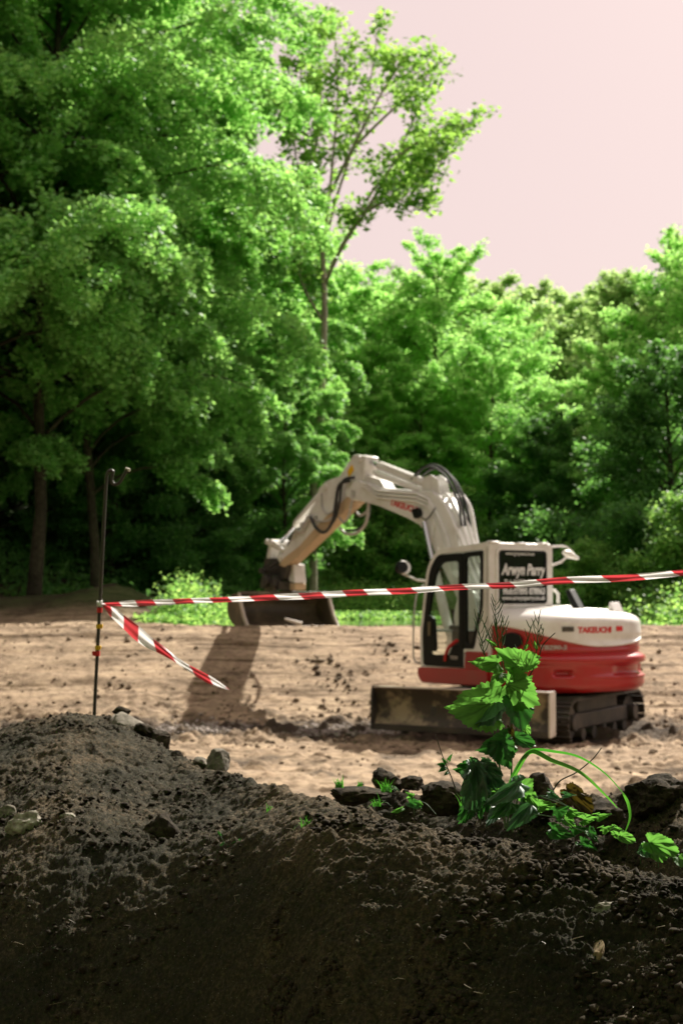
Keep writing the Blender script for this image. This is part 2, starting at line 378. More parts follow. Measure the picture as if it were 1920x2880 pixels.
lump = fbm(GX * 2.6, GY * 2.6, 5, 41, .62)
GZ = GZ + amp * (.075 * lump + .10 * np.maximum(0, fbm(GX * 4.5, GY * 6.5, 4, 43, .6) - .1) * 2)
# crawler cleat lines pressed along the bank face
bf = fine * sstep(19.6, 20.6, GY) * (1 - sstep(24.6, 25.2, GY))
GZ = GZ + bf * .032 * np.sin(2 * math.pi * (GY + .12 * fbm(GX * .5, GY * .4, 2, 61)) / .62) * (.45 + fbm(GX * .8, GY * .8, 2, 63)) + bf * .018 * np.abs(fbm(GX * 1.2, GY * 9, 3, 65))
bandn = fine * near
GZ = GZ + bandn * .018 * np.sin(2 * math.pi * (GY + .1 * fbm(GX * .5, GY * .5, 2, 67)) / .19) * sstep(.0, .3, fbm(GX * .7, GY * .7, 2, 68) + .15)
GZ = GZ + .12 * fbm(GX * .5, GY * .5, 3, 71) * sstep(24, 32, GY) + .03 * fbm(GX * 4, GY * 4, 2, 72) * sstep(24, 28, GY) * (1 - sstep(34, 50, GY))
ny, nx = GX.shape
idx = np.arange(ny * nx).reshape(ny, nx)
Fq = np.stack([idx[:-1, :-1], idx[:-1, 1:], idx[1:, 1:], idx[1:, :-1]], -1).reshape(-1, 4)
g = mesh_np('ground', np.stack([GX, GY, GZ], -1).reshape(-1, 3), Fq, M['field'], smooth=True, attrs={'forest': ('POINT', forest_heap_shade(GX, GY).ravel())})
tag(g, 'churned tan earth of the work site with a tracked bank', kind='structure')
def gz(x, y): return float(terrain(x, y))
wv = [(-4.2, 24.4, 1.19), (10.5, 24.4, 1.19), (10.5, 43.0, 1.19), (-4.2, 43.0, 1.19)]
w = MB(); w.add(wv, [(0, 1, 2, 3)]); wo = w.build('pond_water', M['water'], smooth=False); tag(wo, 'still green pond behind the bank crest', kind='structure')

# ------------------------------------------------------------------ the spoil mound in front of the camera
T_u = np.array([-900, 0, 100, 200, 265, 345, 420, 480, 600, 700, 800, 900, 1000, 1200, 1300, 1500, 1700, 1920, 2700])
T_y = np.array([2090, 2052, 2022, 2002, 2004, 2030, 2072, 2115, 2160, 2187, 2212, 2236, 2262, 2312, 2330, 2372, 2410, 2446, 2520])
T_D = np.array([5.2, 5.0, 5.0, 5.0, 5.0, 4.9, 4.7, 4.5, 4.1, 3.8, 3.5, 3.25, 3.1, 2.85, 2.78, 2.65, 2.55, 2.45, 2.4])
T_e = np.array([3.5, 3.35, 3.35, 3.35, 3.35, 3.3, 3.25, 3.2, 3.1, 3.0, 2.92, 2.82, 2.76, 2.66, 2.6, 2.52, 2.44, 2.34, 2.3])
T_y2 = np.array([2600, 2400, 2400, 2400, 2400, 2400, 2400, 2400, 2400, 2400, 2330, 2262, 2228, 2236, 2244, 2262, 2262, 2215, 2250])
def mound_z(a, D, noise=True):
    u = 960 + 4000 * a
    yc = np.interp(u, T_u, T_y); Dc = np.interp(u, T_u, T_D); De = np.interp(u, T_u, T_e)
    zc = CAM_Z + slope(yc) * Dc
    sp = lambda x, w: w * np.log1p(np.exp(np.clip(x / w, -30, 30)))
    z = zc - .085 * np.maximum(Dc - D, 0) - 1.12 * sp(De - D, .10) - .55 * sp(D - Dc - .08, .06)
    D2 = Dc + .85; y2 = np.interp(u, T_u, T_y2)
    z2 = CAM_Z + slope(y2) * D2 - 1.1 * ((D - D2)) ** 2 - .25 * np.abs(D - D2)
    z = np.where(D > Dc + .15, np.maximum(z, z2), z)
    return z
au = axis([(-1.1, -.6, .012), (-.6, -.27, .0022), (-.27, .27, .0009), (.27, .6, .0022), (.6, 1.1, .012)])
Dr = [1.0]
while Dr[-1] < 7.0:
    d = Dr[-1]; Dr.append(d + (.03 if d < 2.05 else (.0019 if d < 3.0 else (.005 if d < 5.3 else .05))))
Dr = np.array(Dr)
A_, D_ = np.meshgrid(au, Dr); MX = A_ * D_; MZ = mound_z(A_, D_)
fadeN = 1 - sstep(.27, .3, np.abs(A_))
def mound_full(a, D):
    X = a * D; Z = mound_z(a, D); low = fbm(X * 2.2, D * 2.2, 3, 101) * .032 * sstep(0, .25, np.abs(D - np.interp(960 + 4000 * a, T_u, T_D)))
    SD = D + 1.0 * Z + .05 * fbm(X * 5, D * 5, 2, 99); mid = fbm(X * 9, SD * 9, 3, 111, .6); fin = fbm(X * 30, SD * 30, 5, 121, .74)
    rg = np.abs(fbm(X * 16 + 2 * mid, SD * 16, 3, 131, .6)); q = (1 - sstep(2.35, 3.1, D) * .25) * (1 - sstep(.62, .8, np.abs(a)))
    return Z + low + q * (.017 * mid + .0175 * fin + .022 * np.maximum(0, .28 - rg) * sstep(-.15, .35, mid))
MZ = mound_full(A_, D_)
MZ = np.maximum(MZ, -.06)
ny, nx = MX.shape; idx = np.arange(ny * nx).reshape(ny, nx)
Fq = np.stack([idx[:-1, :-1], idx[:-1, 1:], idx[1:, 1:], idx[1:, :-1]], -1).reshape(-1, 4)
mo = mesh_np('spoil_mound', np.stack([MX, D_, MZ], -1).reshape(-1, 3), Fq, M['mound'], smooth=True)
tag(mo, 'dark bank of heaped soil across the foreground', kind='structure')
def mz(u, D): return float(mound_z(np.array((u - 960) / 4000.), np.array(float(D))))
def on_mound(u, y):
    """point of the mound surface met by the view ray"""
    s = float(slope(y)); a = (u - 960) / 4000
    ds = np.arange(1.6, 6.2, .004); zz = mound_z(np.full_like(ds, a), ds); hit = np.nonzero(zz >= CAM_Z + s * ds)[0]
    d = ds[hit[0]] if len(hit) else 4.
    return Vector((a * d, d, CAM_Z + s * d))

# clod scatter: many small crumbs as ONE stuff object
ICO = []
for s_ in range(6):
    bm = bmesh.new(); bmesh.ops.create_icosphere(bm, subdivisions=1, radius=1)
    rr = random.Random(50 + s_)
    for v in bm.verts: v.co *= rr.uniform(.45, 1.25)
    bm.verts.index_update()
    ICO.append((np.array([v.co[:] for v in bm.verts]), np.array([[l.index for l in f.verts] for f in bm.faces]))); bm.free()
def scatter(name, P, Sz, mat, seed, flatn=.7):
    rs = np.random.RandomState(seed); Vs = []; Fs = []; off = 0
    for k in range(len(ICO)):
        sel = np.arange(len(P)) % len(ICO) == k; p = P[sel]; s = Sz[sel]; n = len(p)
        if not n: continue
        base, fc = ICO[k]; an = rs.rand(n) * 6.283; c, sn = np.cos(an), np.sin(an)
        sc = s[:, None] * (.6 + .7 * rs.rand(n, 3)); b = base[None] * sc[:, None, :] * np.array([1, 1, flatn])
        x = b[..., 0] * c[:, None] - b[..., 1] * sn[:, None]; y = b[..., 0] * sn[:, None] + b[..., 1] * c[:, None]
        V = np.stack([x, y, b[..., 2]], -1) + p[:, None, :]
        Vs.append(V.reshape(-1, 3)); Fs.append((fc[None] + (np.arange(n) * len(base))[:, None, None]).reshape(-1, 3) + off); off += n * len(base)
    return mesh_np(name, np.concatenate(Vs), np.concatenate(Fs), mat)
rs = np.random.RandomState(11)
n = 100000; a = np.where(rs.rand(n) < .6, rs.uniform(-.27, .27, n), rs.uniform(-.6, .6, n)); D = np.where(rs.rand(n) < .6, rs.uniform(2.15, 3.0, n), rs.uniform(3.0, 5.3, n))
z = mound_full(a, D); sz = .0014 + .0095 * rs.rand(n) ** 7 + np.where(rs.rand(n) < .006, .010 * rs.rand(n), 0)
cl = fbm(a * D * 7, D * 7, 2, 141) > -.05; a, D, z, sz = a[cl], D[cl], z[cl], sz[cl]
Pp = np.stack([a * D, D, z + sz * .3], -1)
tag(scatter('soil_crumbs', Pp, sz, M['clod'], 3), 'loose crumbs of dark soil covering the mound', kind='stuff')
n = 5200; X = rs.uniform(-6, 7.5, n); Y = np.where(rs.rand(n) < .6, 18.3 + rs.normal(0, .9, n), rs.uniform(12.6, 24.3, n))
keep = ~((np.abs((X - 2.5)) < 1.5) & (np.abs(Y - 18.6) < 1.6)); X, Y = X[keep], Y[keep]
sz = .014 + .04 * rs.rand(len(X)) ** 4; zt = terrain(X, Y)
tag(scatter('field_clods', np.stack([X, Y, zt + .012], -1), sz, M['fieldclod'], 5), 'small clods strewn over the churned work site', kind='stuff')

n = 2200; X = rs.uniform(-2.6, 1.2, n); Y = 18.35 + rs.normal(0, .28, n) + .15 * np.sin(X * 3)
tag(scatter('gravel', np.stack([X, Y, terrain(X, Y) + .03], -1), .010 + .034 * rs.rand(n) ** 3, M['rubble'], 9), 'pale rubble in a ragged line at the foot of the bank', kind='stuff')
cx = np.repeat([-.30, -.02, .75, .95, -1.4, .1, -3.2], [26, 22, 10, 9, 14, 16, 14]); cy = np.repeat([21.3, 20.6, 21.9, 21.6, 19.0, 19.2, 20.4], [26, 22, 10, 9, 14, 16, 14])
X = cx + rs.normal(0, .14, len(cx)); Y = cy + rs.normal(0, .16, len(cx))
tag(scatter('bank_clods', np.stack([X, Y, terrain(X, Y) + .02], -1), .015 + .06 * rs.rand(len(X)) ** 3, M['darkclod'], 10), 'clusters of dark clods on the bank face', kind='stuff')
# ------------------------------------------------------------------ trees
def nrm(a): return a / np.maximum(np.linalg.norm(a, axis=-1, keepdims=True), 1e-9)
def tree_geo(seed, H, base, R, nl=46, droop=.10, up=.25, leaves=60000, leaf=.11, lean=(0, 0), dens=.16, side=None, vflat=.35, dome=2.2, low=.6, forks=0, hang=(-.35, .2), outer=.22, trunk_r=None, clump=False, tiers=1.0):
    rg = np.random.RandomState(seed); mb = MB(); tr = trunk_r or (.022 * H)
    tp = []; x = y = 0.; K = 9
    for k in range(K + 1):
        t = k / K; tp.append(np.array([lean[0] * t * t + x, lean[1] * t * t + y, H * .93 * t])); x += rg.normal(0, .012 * H * .4); y += rg.normal(0, .012 * H * .4)
    mb.tube(tp[:K - 1] if forks else tp, [tr * (1.25 if k == 0 else 1) * (1 - .9 * k / K) + .012 for k in range(K - 1 if forks else K + 1)], 9)
    def trunk(h):
        q = min(max(h / (H * .93), 0), .999) * K; i = int(q); return tp[i] * (1 - (q - i)) + tp[i + 1] * (q - i)
    tw = []   # twigs: p0, p1, width
    for i in range(nl):
        t = ((i + .5) / nl) ** tiers; h = base + (H * .95 - base) * t
        az = i * 2.39996 + rg.uniform(-.4, .4)
        L = R * (1 - t ** dome) ** .6 * (low + (1 - low) * min(1, t * 4)) * rg.uniform(.72, 1.12) + .05 * R
        if side is not None:
            L *= 1 + side[1] * math.cos(az - side[0])
        e = up + (1.15 - up) * t ** 1.3 + rg.uniform(-.15, .15)
        hs = h * (1 - .12 * (e > .3)) if forks else h
        p = trunk(hs).copy(); pts = [p.copy()]; n_ = 7
        for j in range(n_):
            ee = e - droop * j; az2 = az + rg.uniform(-.12, .12)
            p = p + np.array([math.cos(az2) * math.cos(ee), math.sin(az2) * math.cos(ee), math.sin(ee)]) * L / n_; pts.append(p.copy())
        r0 = tr * .34 * (1 - .6 * t) * min(1, L / R + .2)
        mb.tube(pts, [r0 * (1 - .85 * j / n_) + .005 for j in range(n_ + 1)], 5)
        nt_ = int(5 + L * 2.2)
        for q in range(nt_):
            s = rg.uniform(outer, 1.0); k = min(int(s * n_), n_ - 1); f = s * n_ - k; b = pts[k] * (1 - f) + pts[k + 1] * f
            d = pts[k + 1] - pts[k]; d = d / np.linalg.norm(d); sd = np.array([-d[1], d[0], 0.]); sd /= max(np.linalg.norm(sd), 1e-6)
            w = (1 if q % 2 else -1); ang = rg.uniform(.4, 1.1)
            dd = d * math.cos(ang) + sd * w * math.sin(ang) + np.array([0, 0, rg.uniform(*hang)]); dd /= np.linalg.norm(dd)
            l = L * rg.uniform(.18, .42) * (1.15 - .6 * s); e1 = b + dd * l + np.array([0, 0, -.12 * l])
            tw.append((b, e1, l)); 
            if q % 2 == 0: mb.tube([b, (b + e1) / 2 + np.array([0, 0, .03 * l]), e1], [.012 + .004 * l, .008, .003], 3, caps=False)
        tw.append((pts[-3], pts[-1], L * .3))
    b0 = np.array([t_[0] for t_ in tw]); b1 = np.array([t_[1] for t_ in tw]); ln = np.array([t_[2] for t_ in tw])
    pr = ln ** 1.1; pr /= pr.sum(); k = rg.choice(len(tw), leaves, p=pr)
    s = rg.rand(leaves) ** .7 * 1.08; P = b0[k] * (1 - s[:, None]) + b1[k] * s[:, None]
    d = nrm(b1[k] - b0[k]); sd = nrm(np.stack([-d[:, 1], d[:, 0], np.zeros(leaves)], -1)); wd = (dens * (ln[k] * .8 + .35))[:, None]
    P = P + sd * rg.normal(0, 1, (leaves, 1)) * wd
    if clump: P = P + rg.normal(0, 1, (leaves, 3)) * wd * .75
    else: P[:, 2] += rg.normal(0, 1, leaves) * wd[:, 0] * vflat - np.abs(rg.normal(0, .1, leaves))
    nm = nrm(np.array([0, 0, 1.]) + rg.normal(0, .5, (leaves, 3)) + .25 * nrm(P - np.array([0, 0, H * .55])))
    ax = nrm(np.cross(nm, nrm(rg.normal(0, 1, (leaves, 3))))); ay = np.cross(nm, ax)
    sz = leaf * rg.uniform(.65, 1.3, (leaves, 1)); a = ax * sz * .5; b = ay * sz * .34; c = nm * sz * .06
    V = np.stack([P - a, P + b * 1.0 - a * .1 + c, P + a, P - b - a * .1 + c], 1).reshape(-1, 3)
    F_ = np.arange(leaves * 4).reshape(-1, 4); tone = np.clip(rg.normal(.5, .25, leaves), 0, 1)
    return mb, V, F_, tone
def make_tree(name, pos, label, cat, lm, bark='bark', group=None, rz=0, sc=1, **kw):
    mb, V, F_, tone = tree_geo(**kw)
    root = empty(name, pos, rz); root.scale = (sc, sc, sc)
    mb.build('trunk', M[bark], root, smooth=True, angle=60)
    mesh_np('crown', V, F_, M[lm], root, attrs={'tone': ('FACE', tone)})
    tag(root, label, cat, group); return root
def dup(root, pos, rz, sc, label, group=None, zs=1):
    r = root.copy(); COL.objects.link(r); r.location = pos; r.rotation_euler = (0, 0, rz); r.scale = (sc, sc, sc * zs); r['label'] = label
    if group: r['group'] = group
    elif 'group' in r: del r['group']
    for ch in list(root.children):
        c = ch.copy(); COL.objects.link(c); c.parent = r
    return r
def G(x, y, dz=-.15): return (x, y, gz(x, y) + dz)
# the big beeches on the left
beech1 = make_tree('beech_tree', G(-6.6, 30.5), 'tallest beech at the left edge with boughs sweeping down over the spoil bank', 'tree', 'beech',
    seed=1, H=21, base=3.5, R=6.2, nl=66, droop=.20, up=.8, leaves=260000, leaf=.12, low=.95, dens=.09, vflat=.75, trunk_r=.135, hang=(-.9, .1), dome=4.2, outer=.36)
beech2 = make_tree('beech_tree', G(-5.6, 32.5), 'beech with layered boughs beside the slim bare-trunked tree', 'tree', 'beech',
    seed=2, H=14.6, base=2.6, R=4.1, nl=58, droop=.20, up=.8, leaves=190000, leaf=.12, low=.95, dens=.09, vflat=.75, trunk_r=.11, hang=(-.9, .1), dome=3.4, outer=.38)
beech7 = dup(beech2, G(-8.4, 29.3), 2.6, 1.28, 'nearest beech at the left edge, its trunk outside the picture')
beech3 = dup(beech1, G(-10.2, 33.5), 2.2, 1.0, 'beech reaching the top left corner, behind the tallest one')
beech5 = dup(beech2, G(-7.3, 38), 4.0, 1.12, 'tall beech rising behind the layered one, its crown against the sky')
beech6 = dup(beech2, G(-1.5, 38.9), 5.1, .55, 'small beech whose leaves half hide the foot of the slim tree')
beech4 = dup(beech2, G(-3.0, 46), 1.3, .88, 'lower beech filling the gap behind the slim tree and the layered beech')
def slim_tree():
    rg = np.random.RandomState(5); Dp = 39.8; g0 = np.array(G(-.6, Dp)); root = empty('slim_tree', tuple(g0))
    tag(root, 'slim tree with pale bare trunk forking into an open crown against the sky', 'tree')
    def W3(u, y, d=0): return np.array(at(u, y, Dp + d)) - g0
    mb = MB(); tr = [W3(880, 1690), W3(880, 1400), W3(900, 1180), W3(908, 1000), W3(912, 850), W3(906, 700)]
    mb.tube(smooth_path([tuple(p) for p in tr], 4), [.13 - .06 * i / 20 for i in range(21)], 9)
    forks = [(W3(906, 705), [(875, 620, .3), (862, 500, .5), (858, 330, .8), (842, 170, .9)]), (W3(908, 700), [(925, 560, -.3), (938, 420, -.4), (950, 260, -.3), (940, 90, 0)]),
             (W3(906, 710), [(880, 600, -.6), (850, 540, -.9), (828, 400, -1.4), (835, 260, -1.6)]),
             (W3(912, 690), [(945, 560, .5), (990, 420, .8), (1035, 260, 1.2), (1060, 100, 1.5)]), (W3(914, 800), [(960, 700, -.6), (1030, 590, -1.0), (1110, 450, -1.3), (1180, 300, -1.5)]),
             (W3(985, 650, 0), [(1060, 520, .9), (1140, 470, 1.4), (1240, 400, 1.5), (1318, 345, 1.5)]), (W3(912, 790), [(960, 690, .8), (1010, 620, 1.2), (1090, 540, 1.6), (1190, 520, 2.0)]),
             (W3(930, 540), [(1000, 400, -1), (1080, 250, -1.2), (1150, 150, -1)]), (W3(990, 420, .8), [(1080, 330, .9), (1170, 250, 1), (1215, 190, 1)]), (W3(1035, 590, -1), [(1110, 560, -1.3), (1180, 590, -1.6)]),
             (W3(880, 450, .5), [(900, 330, .9), (900, 180, 1.4), (890, 70, 1.6)]), (W3(1110, 450, -1.3), [(1180, 400, -1.5), (1240, 440, -1.6), (1215, 510, -1.7)]), (W3(905, 900), [(850, 800, -.6), (830, 700, -.9)])]
    tw = []
    for p0, pl in forks:
        pp = smooth_path([tuple(p0)] + [tuple(W3(*q)) for q in pl], 5); n = len(pp); mb.tube(pp, [.048 * (1 - .88 * i / n) + .005 for i in range(n)], 6)
        for i in range(int(n * .42), n):
            for k in range(3):
                b = np.array(pp[i]); dd = rg.normal(0, 1, 3); dd[2] = abs(dd[2]) * .5 + .05; dd /= np.linalg.norm(dd); l = rg.uniform(.35, .95); e = b + dd * l
                tw.append((b, e, l, i / n)); mb.tube([b, e], [.012, .004], 3, caps=False)
    leaves = 8800; keep = [t for t in tw if rg.rand() < .15 + t[3]]
    b0 = np.array([t[0] for t in keep]); b1 = np.array([t[1] for t in keep]); k = rg.randint(0, len(keep), leaves); s = rg.uniform(.45, 1.1, leaves)[:, None]
    P = b0[k] * (1 - s) + b1[k] * s + rg.normal(0, .14, (leaves, 3)); nm = nrm(np.array([0, 0, 1.]) + rg.normal(0, .6, (leaves, 3))); ax = nrm(np.cross(nm, rg.normal(0, 1, (leaves, 3)))); ay = np.cross(nm, ax)
    sz = .19 * rg.uniform(.65, 1.3, (leaves, 1)); V = np.stack([P - ax * sz * .5, P + ay * sz * .34, P + ax * sz * .5, P - ay * sz * .34], 1).reshape(-1, 3)
    mb.build('trunk', M['palebark'], root, angle=60); mesh_np('crown', V, np.arange(leaves * 4).reshape(-1, 4), M['ash'], root, attrs={'tone': ('FACE', rg.rand(leaves))})
slim_tree()
mid1 = make_tree('round_tree', G(3.3, 52), 'bright green round-crowned tree straight behind the excavator boom', 'tree', 'bright',
    seed=21, H=11.2, base=1.0, R=4.1, nl=42, droop=.06, up=.5, leaves=60000, leaf=.15, dens=.12, hang=(-.6, .4), clump=True, low=.9, trunk_r=.14, dome=3.6)
mid2 = dup(mid1, G(.9, 52), 1.9, .88, 'smaller bright tree left of the boom elbow, behind the slim trunk')
mid3 = dup(mid1, G(6.4, 54), 3.7, .78, 'bright low tree above the cab roof, in front of the hill wood')
mid4 = dup(mid1, G(-.9, 56), 4.7, 1.05, 'bright tree peeping out behind the foot of the slim tree')
mid6 = dup(mid1, G(5.0, 48), 5.9, .66, 'bright tree standing right behind the boom bend and cab roof')
mid7 = dup(mid1, G(-.2, 49.5), 3.1, .55, 'small bright tree at the foot of the slim tree trunk')
mid5 = dup(mid1, G(2.6, 49), .7, .6, 'little bright tree low behind the boom, in front of the round-crowned one')
hillt = make_tree('hill_tree', G(9.5, 62), 'rounded tree on the far hill', 'tree', 'hill', group='trees on the far hillside',
    seed=31, H=10.5, base=.8, R=4.4, nl=34, droop=.05, up=.45, leaves=34000, leaf=.24, dens=.2, clump=True, low=.9, trunk_r=.14)
# right hand trees
wispy = make_tree('wispy_tree', G(10.4, 52), 'thin wispy tree rising alone above the right-hand wood', 'tree', 'hill',
    seed=41, H=12.0, base=5.5, R=2.3, nl=30, droop=.02, up=.7, leaves=15000, leaf=.19, dens=.2, clump=True, low=.7, trunk_r=.10, forks=1, lean=(.3, 0))
rt1 = dup(mid1, G(12.2, 47), 2.9, .98, 'pale green tree at the right edge above the dark evergreen', zs=1.0)
rt2 = dup(mid1, G(9.0, 45), 5.2, .70, 'pale green tree left of the right-edge evergreen, beyond the cab mirror')
rt3 = dup(wispy, G(12.2, 50), 1.0, 1.1, 'airy tall tree cut by the right edge of the picture')
holly = make_tree('evergreen_tree', G(8.0, 34.5), 'dark dense evergreen at the right edge behind the bright bush', 'tree', 'darkleaf',
    seed=51, H=6.6, base=.3, R=3.1, nl=44, droop=.05, up=.35, leaves=70000, leaf=.12, dens=.17, clump=True, low=1.0, trunk_r=.12)
holly2 = dup(holly, G(6.6, 45), 1.1, .85, 'dark evergreen directly behind the boom bend and cab')
holly3 = dup(holly, G(-1.2, 48.5), 2.6, .6, 'small dark evergreen at the foot of the slim tree')
bush1 = make_tree('bush', G(7.5, 30.2), 'bright sunlit leafy bush right of the excavator by the picture edge', 'bush', 'weed',
    seed=61, H=2.7, base=.1, R=1.5, nl=40, droop=.03, up=.6, leaves=15000, leaf=.10, dens=.2, clump=True, low=1.0, trunk_r=.03)
bush2 = dup(bush1, G(5.7, 32.5), 1.2, .8, 'bright bush just right of the cab behind the work lamp')
bush3 = dup(bush1, G(1.4, 45), 2.2, 1.15, 'pale bush on the far pond bank left of the cab')
bush4 = dup(bush1, G(3.2, 45.4), 4.2, 1.2, 'pale bush on the far pond bank behind the cab door')
bush5 = dup(bush1, G(-.7, 45.6), 5.2, .8, 'low pale bush between bucket and boom')
bush6 = dup(bush1, G(8.9, 29.4), 3.3, .95, 'leafy bush half cut off by the right edge')
# wooded hillsides (one kind, indistinguishable copies)
rr = random.Random(4); k = 0
spots = []
for Y in (62, 70, 79, 89, 100, 112):
    x = -.06 * Y - 2
    while x < .31 * Y:
        spots.append((x + rr.uniform(-1, 1), Y + rr.uniform(-3, 3), rr.uniform(.75, 1.1))); x += 5.6
for i, (x, y, s_) in enumerate(spots):
    if i == 0: hillt.location = G(x, y); hillt.scale = (s_,) * 3; hillt['label'] = 'rounded tree of the far hillside wood'
    else: dup(hillt, G(x, y), rr.uniform(0, 6), s_, 'rounded tree of the far hillside wood', 'trees on the far hillside')
for i, (x, y, s_, zs) in enumerate([(-12.5, 38, .95, 1), (-8.2, 39.5, 1.0, 1), (-5.4, 41, .95, 1), (-14, 31, .9, 1), (-12, 45, 1.0, 1), (-8, 48, 1, 1), (-17, 37, 1, 1), (-5.9, 36.4, .6, 1)]):
    dup(beech1 if i % 2 else beech2, G(x, y), rr.uniform(0, 6), s_ * (1 if i % 2 else 1.3), 'shaded beech deep in the wood on the left slope', 'beeches deep in the left wood')
for i, (x, y, s_) in enumerate([(-6.0, 36.5, .75), (-8.6, 35.5, .9), (-3.9, 37.5, .7), (-11.0, 37, 1.0), (-7.2, 40, 1.0), (-4.6, 41.5, 1.0), (-2.8, 41.5, .75)]):  # dark evergreens added to darken the wood floor under the beeches
    dup(holly, G(x, y), rr.uniform(0, 6), s_, 'dark evergreen added to deepen the shade under the left beeches', 'evergreens added to darken the left wood')
# unseen trees added behind and beside the camera to block sky light
for i, (x, y, s_) in enumerate([(-5, -7, .8), (3, -8, .9), (9, -5, .8), (-11, -1, .8), (-12, 7, .8), (-1, -13, 1.0), (-13, 15, .8), (8.2, -1.5, .55), (1.6, -3.4, .8), (-2.6, -3.0, .8)]):
    dup(beech1 if i % 2 else beech2, G(x, y), rr.uniform(0, 6), s_ * (.9 if i % 2 else 1.2), 'unseen tall beech added around the clearing to block sky light', 'unseen beeches added to block sky light')
# undergrowth and grass
def weeds(name, pts, per, hgt, leaf, mat, seed, label, spread=.16):
    rg = np.random.RandomState(seed); P = np.repeat(pts, per, 0); n = len(P)
    hh = np.repeat(hgt * rg.uniform(.4, 1.1, len(pts)), per); t = rg.rand(n)
    P = P + np.stack([rg.normal(0, spread, n) * (.5 + t), rg.normal(0, spread, n) * (.5 + t), t * hh], -1)
    nm = nrm(np.array([0, 0, .9]) + rg.normal(0, .6, (n, 3))); ax = nrm(np.cross(nm, rg.normal(0, 1, (n, 3)))); ay = np.cross(nm, ax)
    sz = leaf * rg.uniform(.6, 1.4, (n, 1)); a = ax * sz * .5; b = ay * sz * .3
    V = np.stack([P - a, P + b, P + a, P - b], 1).reshape(-1, 3)
    o = mesh_np(name, V, np.arange(n * 4).reshape(-1, 4), mat, attrs={'tone': ('FACE', rg.rand(n))})
    tag(o, label, kind='stuff')
rg = np.random.RandomState(8)
def pts_in(n, x0, x1, y0, y1, fn=None):
    x = rg.uniform(x0, x1, n); y = rg.uniform(y0, y1, n); z = terrain(x, y)
    k = np.ones(n, bool) if fn is None else fn(x, y, z); return np.stack([x, y, z], -1)[k]
weeds('undergrowth', np.concatenate([pts_in(1500, -2.6, 7, 41, 47, lambda x, y, z: z > 1.1), pts_in(260, -3.3, -2.3, 26.8, 32), pts_in(500, 4.6, 9, 26, 31, lambda x, y, z: z > 1.1)]), 30, .8, .09, M['weed'], 3, 'bright weeds on the pond banks and at the wood edge')
weeds('thicket', pts_in(900, -3, 10, 44.5, 53), 46, 1.7, .11, M['bright'], 13, 'tangled leafy thicket along the foot of the wood', spread=.24)
weeds('grass', np.concatenate([pts_in(3200, -2.6, 9, 37.8, 44, lambda x, y, z: z > 1.1), pts_in(700, -3.5, -2.4, 25.8, 33), pts_in(1300, 4.3, 9, 25.4, 29, lambda x, y, z: z > 1.1)]), 18, .16, .10, M['weed'], 5, 'short grass edging the pond')
weeds('forest_undergrowth', pts_in(1500, -14, -3, 31, 40), 16, .5, .13, M['darkleaf'], 6, 'dark low growth on the shaded forest floor')

# ------------------------------------------------------------------ excavator
CX, CY = 2.5, 18.6
FW = Vector((-.515, .857, 0)).normalized(); RT = Vector((FW.y, -FW.x, 0))
th = math.radians(31); FL = Vector((-math.sin(th), -math.cos(th), 0)); RL = Vector((math.cos(th), -math.sin(th), 0))   # undercarriage: blade end points at the camera
ex = empty('excavator', (CX, CY, 0)); tag(ex, 'white and red tracked excavator with cab lettering, bucket resting on the bank', 'excavator')
def U(r, f, z): return tuple(RT * r + FW * f + Vector((0, 0, z)))       # upper structure frame
def L(s, f, z): return tuple(RL * (s - .12) + FL * f + Vector((0, 0, z - .05)))       # lower frame
def Uz(z, r, f): return U(r, f, z)
def Uf(f, r, z): return U(r, f, z)
# --- text
def text_mesh(body, size, shear=0, bold=0, depth=.004, spacing=1, mono=1):
    cu = bpy.data.curves.new('t', 'FONT'); cu.body = body; cu.size = size; cu.shear = shear; cu.offset = bold; cu.extrude = depth; cu.space_character = spacing
    cu.resolution_u = 3; o = bpy.data.objects.new('t', cu); COL.objects.link(o)
    bpy.context.view_layer.update(); dg = bpy.context.evaluated_depsgraph_get(); me = bpy.data.meshes.new_from_object(o.evaluated_get(dg))
    vs = [v.co.copy() for v in me.vertices]; fs = [tuple(p.vertices) for p in me.polygons]
    bpy.data.objects.remove(o); bpy.data.meshes.remove(me)
    xs = [v.x for v in vs]; w = max(xs) - min(xs); x0 = min(xs)
    for v in vs: v.x -= x0
    return vs, fs, w
def put_text(name, body, size, fn, mat, parent, width=None, **kw):
    vs, fs, w = text_mesh(body, size, **kw); k = (width / w) if width else 1
    mb = MB(); mb.add([fn(v.x * k, v.y, v.z) for v in vs], fs); return mb.build(name, mat, parent, smooth=False)
